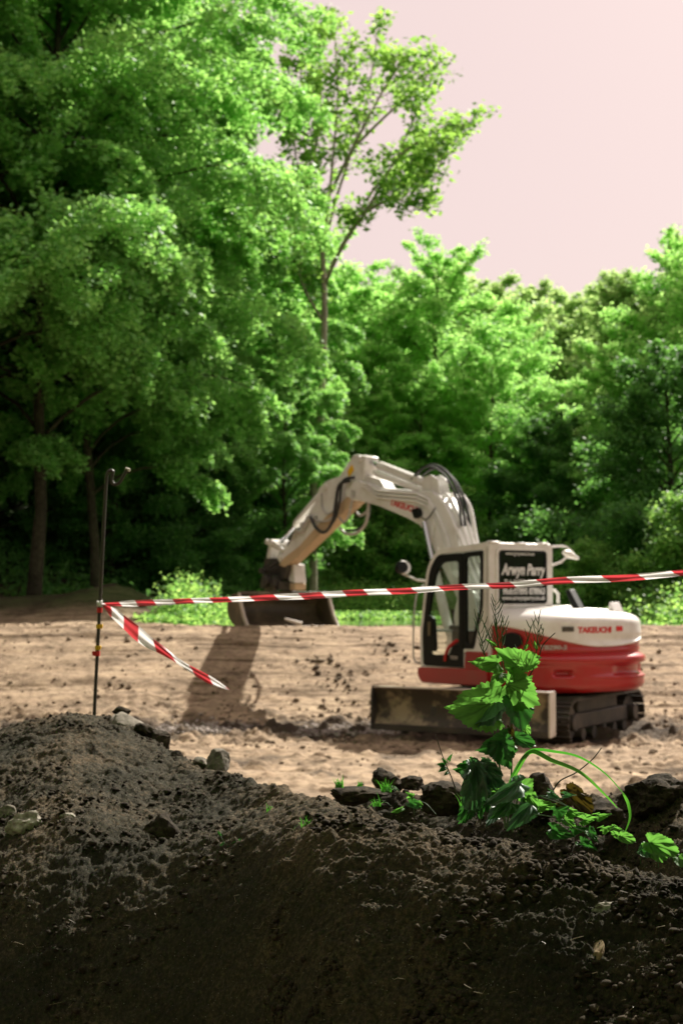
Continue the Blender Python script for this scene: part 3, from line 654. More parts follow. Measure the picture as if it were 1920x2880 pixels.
# --- upper body outline
def outline(phi, inset=0, flare=0):
    """phi 0..1 round the house: starts mid-right side, round the tail to mid-left"""
    a = math.pi * phi; n = 2.6; c, s = math.cos(a), math.sin(a)
    r = (1.09 + flare - inset) * math.copysign(abs(c) ** (2 / n), c); f = -.42 - (.88 + flare - inset) * abs(s) ** (2 / n)
    return r, f
NP = 220
def loft(name, rows, mat, parent, close_top=None, cap_mat=None):
    """rows: list of fn(phi)->(inset, z, push)"""
    vs = []; fs = []; n = NP + 1
    for row in rows:
        for i in range(n):
            ph = i / NP; ins, z = row(ph); r, f = outline(ph, ins); vs.append(U(r, f, z))
    for j in range(len(rows) - 1):
        for i in range(NP): fs.append((j * n + i, j * n + i + 1, (j + 1) * n + i + 1, (j + 1) * n + i))
    if close_top is not None:
        b = (len(rows) - 1) * n
        # cap: strips toward the front edge line of the tail
        vs2 = []
        for i in range(n):
            r, f = outline(i / NP, rows[-1](i / NP)[0]); vs2.append(U(r * .96, -.42, close_top))
        o2 = len(vs); vs += vs2
        for i in range(NP): fs.append((b + i, b + i + 1, o2 + i + 1, o2 + i))
    mb = MB(); mb.add(vs, fs); return mb.build(name, mat, parent, angle=50)
def bump1(x, c, w): return math.exp(-((x - c) / w) ** 2)
def box1(x, a, b, s):
    return (1 / (1 + math.exp(-(x - a) / s))) * (1 / (1 + math.exp((x - b) / s)))
def sg_(x, a, s): return 1 / (1 + math.exp(-max(-60, min(60, (x - a) / s))))
def cw_rows():
    zs = [.56, .565, .58, .61, .64] + [.66 + .0125 * k for k in range(31)] + [1.04]
    out = []
    for z in zs:
        def row(ph, z=z):
            r, f = outline(ph)
            under = max(0, .62 - z) * 1.2; top = max(0, z - 1.0) ** 1.0 * 1.1
            ledge = (.022 + .02 * box1(z, .905, 1.005, .008)) * (1 - sg_(z, 1.0, .008)) * box1(ph, .0, .93, .02)
            rec = .08 * box1(z, .765, .895, .007) * box1(ph, .16, .46, .012)           # wide hollow under the ledge
            slot = .07 * box1(z, .765, .83, .005) * (box1(ph, .60, .67, .004) + box1(ph, .07, .105, .003))
            lip = .02 * box1(z, .73, .755, .006) * box1(ph, .1, .5, .02)
            return under + top - ledge + rec + slot - lip - .012, z
        out.append(row)
    return out
cw = loft('counterweight', cw_rows(), M['red'], ex)
def zb(ph):
    r, f = outline(ph); t = r / 1.12
    return 1.115 + (.27 * abs(t) ** 1.7 if t < 0 else .13 * abs(t) ** 2.2)
loft('body_panel', [lambda ph: (.03, 1.03), lambda ph: (.015, 1.055), lambda ph: (.012, 1.07)] + [(lambda ph, k=k: (.012 + .008 * math.sin(k * math.pi / 5), 1.07 + (zb(ph) + .02 - 1.07) * k / 5)) for k in range(1, 6)], M['red'], ex)
def htop(ph):
    r, f = outline(ph); return 1.56 + .05 * (-r / 1.12) * 0 - .04 * max(0, r) / 1.12
def hood_rows():
    out = [lambda ph: (.03, zb(ph) - .004), lambda ph: (-.006, zb(ph)), lambda ph: (-.008, zb(ph) + .02)]
    for k in range(1, 13):
        def row(ph, k=k):
            z0 = zb(ph) + .02; z = z0 + (1.40 - z0) * k / 12
            dep = .028 * box1(z, 1.15, 1.235, .014) * box1(ph, .2, .52, .02)
            slot = .05 * 0
            return .0 + dep - .01 * (1 - k / 12), z
        out.append(row)
    for k in range(1, 11):
        a = k / 10 * math.pi / 2
        out.append(lambda ph, a=a: (.36 * (1 - math.cos(a)), 1.40 + (htop(ph) - 1.40 + .02) * math.sin(a)))
    out.append(lambda ph: (.55, htop(ph) + .032)); out.append(lambda ph: (.8, htop(ph) + .045))
    return out
hood = loft('engine_hood', hood_rows(), M['white'], ex, close_top=1.615)
# hood on the right flank beside the cab
mb = MB(); mb.prism(rpoly([(.12, .62), (1.10, .62), (1.12, 1.40), (1.02, 1.56), (.12, 1.6)], .05), lambda a, r, z: U(r, a, z), -.44, .95); mb.build('side_hood', M['white'], ex, bevel=.03)
# lettering on the tail
def on_tail(ph0, z0, push=.006, scale=None):
    # arclength table
    tab = [0]; pr = outline(ph0)
    st = .0025
    for i in range(1, 200):
        p = outline(max(0, ph0 - i * st)); tab.append(tab[-1] + math.hypot(p[0] - pr[0], p[1] - pr[1])); pr = p
    def fn(x, y, z):
        i = 0
        while i < len(tab) - 2 and tab[i + 1] < x: i += 1
        f = (x - tab[i]) / (tab[i + 1] - tab[i] + 1e-9); ph = ph0 - (i + f) * st
        r, ff = outline(max(0, ph), -push - z); return U(r, ff, z0 + y)
    return fn
put_text('lettering', 'TAKEUCHI', .098, on_tail(.572, 1.285), M['redletter'], hood, width=.52, bold=.004, shear=.12)
def patch(name, ph0, w, z0, h, mat, par, push=.006, thick=.006):
    fn = on_tail(ph0, z0, push); mb = MB(); n = 8; vs = []; fs = []
    for i in range(n + 1):
        vs += [fn(w * i / n, 0, 0), fn(w * i / n, h, 0), fn(w * i / n, 0, thick), fn(w * i / n, h, thick)]
    for i in range(n):
        a = 4 * i; b = a + 4; fs += [(a + 2, b + 2, b + 3, a + 3), (a, a + 1, b + 1, b), (a + 1, a + 3, b + 3, b + 1), (a, b, b + 2, a + 2)]
    fs += [(0, 2, 3, 1), (4 * n, 4 * n + 1, 4 * n + 3, 4 * n + 2)]
    mb.add(vs, fs); return mb.build(name, mat, par, smooth=False)
patch('marker_light', .452, .11, 1.30, .06, M['redplastic'], ex)
patch('hood_latch', .636, .155, 1.30, .06, M['dark'], ex)
put_text('lettering', 'TB290-2', .072, on_tail(.735, 1.085, .0), M['greyletter'], hood, width=.34, bold=.003, shear=.15)
# round vent on the left flank
mb = MB(); c0 = outline(.86)
vp = []
for k in range(20):
    an = 2 * math.pi * k / 20; vp.append((.15 * math.cos(an), .10 * math.sin(an)))
fnv = on_tail(.93, 1.19, .012); mb.add([fnv(.17 + a, b, 0) for a, b in vp] + [fnv(.17 + a * .9, b * .9, .012) for a, b in vp], [tuple(range(20, 40))] + [(i, (i + 1) % 20, (i + 1) % 20 + 20, i + 20) for i in range(20)])
mb.build('vent', M['black'], ex)
# fins and handle on the hood
mb = MB(); mb.prism([(-.98, 1.57), (-.86, 1.57), (-.70, 1.80), (-.78, 1.82)], lambda a, f, z: U(a, f, z), -.06, .04); mb.build('exhaust_stack', M['black'], ex, bevel=.01)
mb = MB(); mb.prism([(-1.10, 1.54), (-.98, 1.56), (-1.02, 1.66)], lambda a, f, z: U(a, f, z), .40, .56); mb.build('hood_handle', M['white'], ex, bevel=.006)
# base platform and skirts
mb = MB(); po = [(-1.08, 1.0), (-.12, 1.04), (.2, 1.22), (.6, 1.18), (1.06, .95), (1.10, -.4)] + [outline(k / 24, .12) for k in range(1, 24)] + [(-1.08, -.4)]
mb.prism(po, Uz, .60, .80); mb.build('platform', M['red'], ex, bevel=.02)
mb = MB(); mb.prism(rpoly([(-.5, .62), (-.5, .83), (1.02, .80), (1.03, .70), (.93, .60)], .03, 3), lambda a, f, z: U(a, f, z), -1.135, -1.05); mb.build('sill_panel', M['red'], ex, bevel=.012)
mb = MB(); mb.prism([(-.5, .80), (-.5, 1.045), (-.04, 1.045), (.02, .80)], lambda a, f, z: U(a, f, z), -1.11, -1.02)
for k in range(6):
    z = .835 + k * .034; mb.prism([(-.44, z), (-.44, z + .014), (-.05, z + .014), (-.05, z)], lambda a, f, z_: U(a, f, z_), -1.122, -1.11)
mb.build('louvre_panel', M['red'], ex, bevel=.004)
# swing bearing
mb = MB()
circ = [(.55 * math.cos(k * math.pi / 16), .55 * math.sin(k * math.pi / 16)) for k in range(32)]
mb.prism(circ, Uz, .45, .62); mb.build('slew_ring', M['dark'], ex)
# --- cab
RZ = lambda a, f, z: U(a, f, z)
cab = None
mb = MB()
sid_o = [(-.5, 1.03), (-.5, 1.6), (-.5, 2.39), (.60, 2.345), (.83, 2.11), (1.0, 1.25), (.98, .76), (.0, .76), (.0, 1.03)]
sid_i = [(-.20, 1.07), (-.40, 1.6), (-.42, 2.315), (.585, 2.285), (.775, 2.08), (.94, 1.25), (.925, .82), (.015, .82), (.015, 1.07)]
rad = [.02, .05, .05, .14, .12, .1, .05, .01, .01]
def side_frame(r0, r1): mb.ring(rpoly(sid_o, rad), rpoly(sid_i, [.02, .05, .05, .12, .1, .1, .05, .01, .01]), RZ, r0, r1)
side_frame(-1.11, -1.05); side_frame(-.17, -.11)
# roof
mb.prism(rpoly([(-.5, 2.33), (-.5, 2.40), (.58, 2.355), (.66, 2.28), (.55, 2.29)], [.01, .03, .05, .02, .02], 3), RZ, -1.10, -.12)
# rear wall below and around the window
ro = [(-1.11, .85), (-1.11, 2.39), (-.11, 2.39), (-.11, .85)]; ri = [(-.985, 1.62), (-.985, 2.315), (-.20, 2.315), (-.20, 1.62)]
mb.ring(rpoly(ro, [.01, .06, .06, .01]), rpoly(ri, .07), lambda a, r, z: U(r, a, z), -.53, -.47)
# front cross members
mb.tube([U(-1.08, .98, .80), U(-.14, .98, .80)], .03, 8); mb.tube([U(-1.08, .62, 2.32), U(-.14, .62, 2.32)], .035, 8); mb.tube([U(-1.08, 1.0, 1.28), U(-.14, 1.0, 1.28)], .018, 8)
mb.box(Uz, .78, .84, -1.08, -.14, -.48, .97)
cab = mb.build('cab_frame', M['white'], ex, bevel=.008)
# raised surround of the rear window
mb = MB(); mb.ring(rpoly([(-1.01, 1.60), (-1.01, 2.335), (-.175, 2.335), (-.175, 1.60)], .08), rpoly([(-.975, 1.635), (-.975, 2.305), (-.21, 2.305), (-.21, 1.635)], .06), lambda a, r, z: U(r, a, z), -.545, -.528)
rw = mb.build('rear_window', M['white'], ex)
mb = MB(); mb.prism(rpoly([(-.975, 1.635), (-.975, 2.305), (-.21, 2.305), (-.21, 1.635)], .06), lambda a, r, z: U(r, a, z), -.530, -.524); mb.build('pane', M['tinted'], rw, smooth=False)
mb = MB(); mb.ring(rpoly([(-.978, 1.632), (-.978, 2.308), (-.207, 2.308), (-.207, 1.632)], .06), rpoly([(-.945, 1.66), (-.945, 2.275), (-.24, 2.275), (-.24, 1.66)], .05), lambda a, r, z: U(r, a, z), -.541, -.535)
mb.build('window_seal', M['black'], rw, smooth=False)
def on_rear(r0, z0): return lambda x, y, z: U(r0 + x, -.534 - z, z0 + y)
put_text('lettering', 'www.groplant.co.uk', .062, on_rear(-.86, 2.245), M['letter'], rw, width=.46, bold=.001, depth=.001)
put_text('lettering', 'Arwyn Parry', .19, on_rear(-.925, 2.00), M['letter'], rw, width=.70, bold=.007, shear=.25, depth=.001)
put_text('lettering', 'Tel: 01758 770202', .10, on_rear(-.88, 1.865), M['letter'], rw, width=.60, bold=.003, depth=.001)
put_text('lettering', 'Mob:07895 878963', .115, on_rear(-.90, 1.755), M['letter'], rw, width=.66, bold=.004, depth=.001)
put_text('lettering', 'www.arwynparry.co.uk', .075, on_rear(-.92, 1.685), M['letter'], rw, width=.69, bold=.002, depth=.001)
# door (black frame) with glass and handle
mb = MB()
mb.ring(rpoly([(.02, .83), (.02, 2.28), (.58, 2.275), (.765, 2.07), (.93, 1.25), (.915, .83)], [.03, .05, .12, .1, .1, .06]),
        rpoly([(.11, 1.0), (.11, 2.18), (.50, 2.17), (.64, 2.0), (.80, 1.45), (.76, .97)], [.04, .05, .1, .1, .08, .08]), RZ, -1.118, -1.075)
mb.prism(rpoly([(.62, 1.02), (.66, 1.46), (.84, 1.50), (.90, 1.0)], .06), RZ, -1.12, -1.08)
mb.prism([(.10, .9), (.10, 1.13), (.25, 1.10), (.38, .92)], RZ, -1.119, -1.085)
door = mb.build('cab_door', M['black'], ex, bevel=.004)
mb = MB(); mb.prism(rpoly([(.08, .9), (.08, 2.22), (.53, 2.2), (.68, 2.02), (.86, 1.45), (.86, .9)], .05), RZ, -1.098, -1.092); mb.build('pane', M['glass'], door, smooth=False)
mb = MB(); mb.box(RZ, -1.145, -1.12, .72, .765, 1.22, 1.40); mb.build('door_handle', M['straw'], door, bevel=.006)
mb = MB(); path = smooth_path([U(-1.125, .40, .90), U(-1.125, .375, 1.0), U(-1.125, .30, 1.09), U(-1.125, .13, 1.17)], 6); mb.tube(path, .022, 6); mb.build('red_stripe', M['redletter'], door)
put_text('lettering', 'TB290', .06, lambda x, y, z: U(-1.122 - z, .30 - x, .93 + y), M['greyletter'], door, width=.17, bold=.002, depth=.001)
mb = MB(); qo = [(-.21, 1.07), (-.395, 1.6), (-.415, 2.30), (.01, 2.285), (.01, 1.07)]; qi = [(-.15, 1.13), (-.335, 1.6), (-.35, 2.235), (-.045, 2.225), (-.045, 1.13)]
mb.ring(rpoly(qo, .05), rpoly(qi, .05), RZ, -1.116, -1.075); sw = mb.build('side_window', M['black'], ex, bevel=.004)
mb = MB(); mb.prism(rpoly([(-.17, 1.1), (-.36, 1.6), (-.38, 2.27), (-.02, 2.25), (-.02, 1.1)], .05), RZ, -1.098, -1.092); mb.build('pane', M['glass'], sw, smooth=False)
mb = MB(); mb.prism(rpoly(sid_i, .05), RZ, -.145, -.14); wr = mb.build('far_side_window', M['glass'], ex, smooth=False)
mb = MB(); mb.prism([(.61, 2.28), (.80, 2.08), (.97, 1.25), (.965, 1.25), (.795, 2.08), (.60, 2.28)], RZ, -1.05, -.17); mb.build('windscreen', M['glass'], ex, smooth=False)
# interior
mb = MB(); mb.box(RZ, -.86, -.38, .02, .50, 1.02, 1.14); mb.box(RZ, -.80, -.44, .1, .4, .84, 1.02); st = mb.build('seat', M['black'], ex, bevel=.03)
mb = MB(); mb.prism(rpoly([(-.22, 1.10), (-.30, 1.62), (-.18, 1.64), (-.04, 1.14)], .04), RZ, -.85, -.39); mb.build('backrest', M['black'], ex, bevel=.03)
mb = MB(); mb.box(RZ, -1.03, -.88, -.25, .40, .84, 1.30); mb.box(RZ, -.36, -.2, -.1, .5, .84, 1.32); mb.box(RZ, -1.0, -.9, .2, .5, 1.30, 1.36); mb.build('console', M['dark'], ex, bevel=.02)
for r in (-.95, -.28):
    mb = MB(); mb.tube([U(r, .44, 1.3), U(r, .47, 1.45), U(r, .47, 1.56)], [.012, .012, .026], 8); mb.build('control_lever', M['black'], ex)
mb = MB(); mb.tube([U(-.55, .8, .84), U(-.55, .74, 1.28)], .02, 6); mb.tube([U(-.7, .8, .84), U(-.7, .74, 1.28)], .02, 6); mb.build('pedal_lever', M['greyhose'], ex)
mb = MB(); mb.box(RZ, -.95, -.7, -.38, -.1, 2.2, 2.27); mb.build('ceiling_lamp', M['letter'], ex, bevel=.01)
# roof joint lumps, grab rail, lamp on a bracket, mirror
for (r, s_) in ((-1.03, .055), (-.62, .03), (-.25, .05)):
    mb = MB(); mb.box(Uz, 2.385, 2.385 + s_ * .5, r - .07, r + .07, -.55, -.45); mb.build('roof_bracket', M['white'], ex, bevel=.012)
mb = MB(); mb.tube(smooth_path([U(-1.12, 1.03, .86), U(-1.15, 1.09, .95), U(-1.15, 1.07, 1.5), U(-1.13, 1.02, 1.8), U(-1.10, .93, 1.88)], 5), .012, 8); mb.build('grab_rail', M['greyhose'], ex)
mb = MB(); mb.tube(smooth_path([U(-.13, -.52, 2.36), U(.08, -.52, 2.37), U(.17, -.54, 2.33), U(.22, -.56, 2.27)], 5), .014, 8); mb.tube([U(-.14, -.54, 2.12), U(.02, -.55, 2.17), U(.12, -.56, 2.25)], .016, 8)
wl = mb.build('lamp_bracket', M['white'], ex)
mb = MB(); mb.tube([U(.05, -.56, 2.295), U(.12, -.56, 2.27), U(.28, -.57, 2.215)], [.03, .055, .02], 12); mb.build('work_lamp', M['white'], wl)
mb = MB(); mb.tube([U(-.06, -.49, 1.82), U(.0, -.5, 1.76), U(0., -.5, 1.64)], .02, 8); mb.build('antenna_bracket', M['white'], ex)
def disc(c, n_, r, th_, fn_=None):
    n_ = Vector(n_).normalized(); c = Vector(c); return [c - n_ * th_ / 2, c + n_ * th_ / 2]
mc = Vector(U(-1.12, 1.36, 2.12))
mn = Vector((.55, -.83, .1)).normalized()
mb = MB(); mb.tube([mc - mn * .02, mc + mn * .0, mc + mn * .05], [.09, .102, .08], 20); mirror = mb.build('mirror', M['white'], ex)
mb = MB(); mb.tube([mc + Vector((-.05, -.04, 0)), mc + Vector((-.055, -.045, 0)) + mn * .075], [.086, .076], 20); mb.build('mirror_face', M['black'], mirror)
mb = MB(); mb.tube([mc + Vector((.03, .03, -.10)), U(-1.08, 1.1, 1.95), U(-1.07, .86, 1.93)], .016, 8); mb.build('mirror_bracket', M['white'], mirror)
# --- boom (plane r = 0)
bt = [(4.45, 3.56), (4.08, 3.54), (3.42, 3.38), (2.45, 3.27), (2.10, 3.24), (1.80, 3.05), (1.60, 2.80), (1.42, 2.40), (1.05, 1.72), (.98, 1.5)]
bb = [(1.22, 1.42), (1.46, 1.67), (2.04, 2.39), (2.19, 2.62), (2.42, 2.78), (2.70, 2.88), (3.17, 3.02), (3.57, 3.13), (4.19, 3.25), (4.50, 3.33)]
mb = MB(); mb.prism(bt + bb, RZ, -.15, .15)
mb.prism(rpoly([(2.48, 3.25), (2.40, 3.46), (2.22, 3.50), (2.05, 3.42), (1.98, 3.2)], .04), RZ, -.09, -.06); mb.prism(rpoly([(2.48, 3.25), (2.40, 3.46), (2.22, 3.50), (2.05, 3.42), (1.98, 3.2)], .04), RZ, .06, .09)
mb.prism(rpoly([(4.05, 3.52), (3.95, 3.62), (3.55, 3.52), (3.4, 3.36)], .04), RZ, -.10, .10)
mb.prism(rpoly([(2.05, 2.55), (2.3, 2.72), (2.42, 2.9), (2.1, 2.95), (1.98, 2.8)], .05), RZ, -.175, .175)
boom = mb.build('boom', M['white'], ex, bevel=.014)
mb = MB(); mb.prism(rpoly([(1.32, 1.78), (1.5, 1.3), (1.0, 1.15), (.85, 1.5), (.98, 1.82)], .06), RZ, -.26, -.16); mb.prism(rpoly([(1.32, 1.78), (1.5, 1.3), (1.0, 1.15), (.85, 1.5), (.98, 1.82)], .06), RZ, .16, .26)
mb.box(RZ, -.26, .26, .9, 1.6, .80, 1.25); mb.build('boom_foot_bracket', M['white'], ex, bevel=.015)
def boomtext(x, y, z):
    f0, z0, f1, z1 = 3.20, 3.115, 2.42, 2.935; d = Vector((f1 - f0, z1 - z0)).normalized(); nn = Vector((d.y, -d.x)) * -1
    if nn.y < 0: nn = -nn
    return U(-.152 - z, f0 + d.x * x + nn.x * y, z0 + d.y * x + nn.y * y)
put_text('lettering', 'TAKEUCHI', .125, boomtext, M['redletter'], boom, width=.76, bold=.005, depth=.001)
# steel pipes along the boom flank and over the bend
for k, off in enumerate((0, .055, .11)):
    mb = MB(); pts = [(4.0, 3.50 - off * .3), (3.75, 3.45 - off * .8), (3.52, 3.35 - off), (2.45, 3.23 - off), (2.15, 3.13 - off), (1.93 + off * .5, 2.9 - off), (1.72 + off * .8, 2.60 - off * .5), (1.50 + off, 2.15), (1.32 + off, 1.8)]
    mb.tube([U(-.172, *p) for p in pts], .017, 8); mb.build('hydraulic_pipe', M['white'], boom)
for k, (r, lift, st_) in enumerate(((-.12, .05, 2.02), (-.04, .08, 1.95), (.05, .09, 1.9), (.13, .06, 1.8))):
    mb = MB(); pts = [(st_ + .02, 3.12 + .02 * k), (st_ - .08, 3.10 + lift), (st_ - .26, 2.9 + lift * .8), (1.45 - lift * .6, 2.52), (1.30 - lift * .8, 2.2), (1.0 - lift, 1.72)]
    mb.tube(smooth_path([U(r, *p) for p in pts], 4), .03, 8); mb.build('hydraulic_pipe', M['white'], boom)
mb = MB(); mb.box(RZ, -.17, .17, 1.14, 1.42, 2.38, 2.42); mb.build('pipe_clamp', M['white'], boom, bevel=.008)
mb = MB(); mb.prism(rpoly([(2.52, 3.0), (2.36, 3.02), (2.30, 2.90), (2.44, 2.86)], .03), RZ, -.23, -.16); mb.tube(smooth_path([U(-.2, 2.36, 2.94), U(-.2, 2.2, 2.84), U(-.2, 2.08, 2.88), U(-.19, 1.95, 3.0)], 5), .01, 6); mb.build('boom_lamp', M['black'], boom, bevel=.006)
for r, o_2 in ((-.06, .0), (0, .03), (.07, -.02)):
    mb = MB(); mb.tube(smooth_path([U(r, 2.75, 3.46 + o_2), U(r, 2.5, 3.60 + o_2), U(r, 2.2, 3.60 + o_2), U(r, 1.85, 3.42 + o_2), U(r, 1.58, 3.05), U(r, 1.50, 2.72)], 6), .019, 8); mb.build('hose', M['hose'], boom)
# arm cylinder
mb = MB(); mb.tube([U(0, 3.72, 3.75), U(0, 3.70, 3.745), U(0, 2.52, 3.40), U(0, 2.30, 3.36)], [.05, .075, .075, .045], 14); mb.tube([U(-.07, 3.5, 3.74), U(-.07, 2.6, 3.47)], .018, 6)
mb.tube([U(-.095, 3.72, 3.66), U(-.095, 3.6, 3.60), U(-.09, 2.65, 3.34), U(-.09, 2.4, 3.27)], [.03, .05, .05, .03], 8)
ac = mb.build('arm_cylinder', M['white'], ex); mb = MB(); mb.tube([U(0, 4.12, 3.88), U(0, 3.70, 3.745)], .04, 12); mb.build('rod', M['chrome'], ac)
for r in (-.235, .235):
    mb = MB(); mb.tube([U(r, 1.95, 2.22), U(r, 1.93, 2.16), U(r, 1.60, 1.32), U(r, 1.55, 1.2)], [.05, .068, .068, .05], 14); lc = mb.build('lift_cylinder', M['white'], ex)
    mb = MB(); mb.tube([U(r, 2.17, 2.80), U(r, 1.94, 2.18)], .036, 12); mb.build('rod', M['chrome'], lc)
# arm
au_ = [(4.28, 3.97), (3.92, 3.91), (3.97, 3.72), (4.02, 3.50), (4.18, 3.30), (4.40, 3.24), (4.91, 3.04), (5.37, 2.82), (6.02, 2.50), (6.50, 2.31), (6.72, 2.33), (6.76, 2.46), (6.02, 2.90), (5.50, 3.28), (5.36, 3.52), (5.10, 3.62), (4.72, 3.66)]
mb = MB(); mb.prism(rpoly(au_, .03, 2), RZ, -.125, .125, 0)
arm = mb.build('arm', [M['white'], M['tanpaint']], ex, bevel=.012)
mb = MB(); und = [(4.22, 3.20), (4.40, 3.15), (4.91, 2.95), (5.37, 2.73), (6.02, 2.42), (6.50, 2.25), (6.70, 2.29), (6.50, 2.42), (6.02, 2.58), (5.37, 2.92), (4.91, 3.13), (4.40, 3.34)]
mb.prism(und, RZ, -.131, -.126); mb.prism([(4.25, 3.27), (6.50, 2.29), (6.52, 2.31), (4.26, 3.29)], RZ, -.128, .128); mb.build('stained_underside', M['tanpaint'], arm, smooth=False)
mb = MB(); mb.prism(rpoly([(4.46, 3.72), (4.32, 3.82), (4.26, 3.72), (4.42, 3.62)], .03), RZ, -.130, -.125); mb.build('warning_sticker', M['yellow'], arm, smooth=False)
for (f, z, rr_) in ((4.26, 3.33, .09), (5.15, 3.52, .06), (6.65, 2.42, .07), (4.10, 3.88, .06)):
    mb = MB(); mb.tube([U(-.15, f, z), U(.15, f, z)], rr_, 14); mb.build('pivot_pin', M['white'], arm, bevel=.006)
mb = MB(); mb.tube([U(0, 5.2, 3.56), U(0, 5.25, 3.54), U(0, 6.30, 2.99), U(0, 6.36, 2.96)], [.05, .075, .075, .055], 14); mb.tube([U(-.08, 5.4, 3.42), U(-.08, 6.2, 3.0)], .03, 8)
bc = mb.build('bucket_cylinder', M['white'], ex); mb = MB(); mb.tube([U(0, 6.30, 2.99), U(0, 6.92, 2.67)], .036, 12); mb.build('rod', M['chrome'], bc)
for r in (-.14, .14):
    mb = MB(); mb.prism(rpoly([(6.52, 2.56), (6.55, 2.50), (6.95, 2.60), (7.12, 2.66), (7.10, 2.74), (6.92, 2.74)], .03), lambda a, f, z: U(a, f, z), r - .018, r + .018); mb.build('rocker_link', M['white'], ex, bevel=.006)
mb = MB(); mb.prism(rpoly([(7.04, 2.72), (7.16, 2.70), (7.24, 2.38), (7.14, 2.36)], .03), RZ, -.09, .09); mb.build('push_link', M['white'], ex, bevel=.01)
mb = MB(); mb.tube([U(-.18, 7.08, 2.70), U(.18, 7.08, 2.70)], .045, 12); mb.tube([U(-.18, 6.90, 2.68), U(.18, 6.90, 2.68)], .05, 12); mb.tube([U(-.18, 6.62, 2.42), U(.18, 6.62, 2.42)], .05, 12); mb.build('link_pin', M['white'], ex)
# tilting quick hitch
mb = MB(); mb.prism(rpoly([(6.50, 2.40), (7.28, 2.42), (7.38, 2.15), (7.20, 2.02), (6.62, 2.04), (6.5, 2.2)], .05), RZ, -.10, .10)
mb.prism(rpoly([(6.75, 2.12), (7.15, 2.12), (7.2, 1.92), (6.7, 1.92)], .04), RZ, -.22, .22)
mb.tube([U(-.24, 7.2, 2.2), U(.24, 7.2, 2.2)], .05, 10); mb.tube([U(-.3, 6.95, 2.02), U(.3, 6.95, 2.02)], .1, 14)
mb.prism(rpoly([(6.62, 2.02), (7.32, 2.05), (7.35, 1.9), (6.66, 1.86)], .03), RZ, -.16, .16)
for i in range(6): 
    a_ = R_.uniform(0, 6); mb.tube(smooth_path([U(R_.uniform(-.2, .2), R_.uniform(6.6, 6.9), 2.35), U(R_.uniform(-.3, .3), R_.uniform(6.8, 7.4), 2.2), U(R_.uniform(-.25, .25), R_.uniform(6.8, 7.3), 2.0)], 4), .014, 6)
hit = mb.build('quick_hitch', M['dark'], ex, bevel=.01)
mb = MB(); mb.prism(rpoly([(6.44, 2.30), (6.62, 2.32), (6.60, 2.02), (6.38, 1.98)], .02), RZ, .0, .22); mb.build('hitch_cylinder', M['white'], hit, bevel=.01)
mb = MB(); mb.box(RZ, .02, .24, 6.42, 6.6, 1.86, 1.98); mb.build('hitch_block', M['tanpaint'], hit, bevel=.015)
# bucket
bz = 1.215
prof = [(6.40, bz + .03), (6.62, bz + .01), (6.86, bz + .04), (7.05, bz + .13), (7.16, bz + .27), (7.17, bz + .42), (7.08, bz + .53), (6.92, bz + .585), (6.74, bz + .59)]
prof = [tuple(v) for v in smooth_path([(a, b, 0) for a, b in prof], 3)]; prof = [(a, b) for a, b, c in prof]
mb = MB(); BW = .86
outer = prof; inner = []
for i, (f, z) in enumerate(prof):
    a = Vector(prof[max(i - 1, 0)]); b = Vector(prof[min(i + 1, len(prof) - 1)]); d = (b - a).normalized(); nn = Vector((-d.y, d.x)); inner.append((f + nn.x * .022, z + nn.y * .022))
mb.prism(outer + inner[::-1], RZ, -BW, BW)
bucket = mb.build('bucket', M['bucket'], ex)
sp_ = rpoly([(6.42, bz + .03), (6.70, bz + .59)], 0, 1)
side_poly = [(6.41, bz + .03)] + prof[2:] + [(6.68, bz + .45), (6.56, bz + .2)]
for r in (-BW - .02, BW):
    mb = MB(); mb.prism(side_poly, RZ, r, r + .02); mb.build('side_plate', M['bucket'], bucket)
    mb = MB(); mb.prism([(6.37, bz + .02), (6.44, bz + .0), (6.60, bz + .2), (6.72, bz + .44), (6.76, bz + .6), (6.71, bz + .6), (6.65, bz + .45), (6.53, bz + .22)], RZ, r - .008, r + .028); mb.build('side_cutter', M['bladetop'], bucket, bevel=.004)
mb = MB(); mb.box(RZ, -BW, BW, 6.36, 6.46, bz + .018, bz + .045); mb.build('cutting_edge', M['bladetop'], bucket, bevel=.004)
mb = MB(); mb.box(RZ, -BW, BW, 6.70, 6.82, bz + .575, bz + .625); mb.prism(rpoly([(6.7, bz + .6), (7.15, bz + .6), (7.05, bz + .75), (6.8, bz + .75)], .03), RZ, -.2, -.14); mb.prism(rpoly([(6.7, bz + .6), (7.15, bz + .6), (7.05, bz + .75), (6.8, bz + .75)], .03), RZ, .14, .2)
mb.build('top_beam', M['bucket'], bucket, bevel=.006)
mb = MB(); mb.tube([U(-.12, 6.52, bz + .16), U(.12, 6.36, bz + .07)], [.02, .045], 8); mb.build('edge_stone', M['bladetop'], bucket)
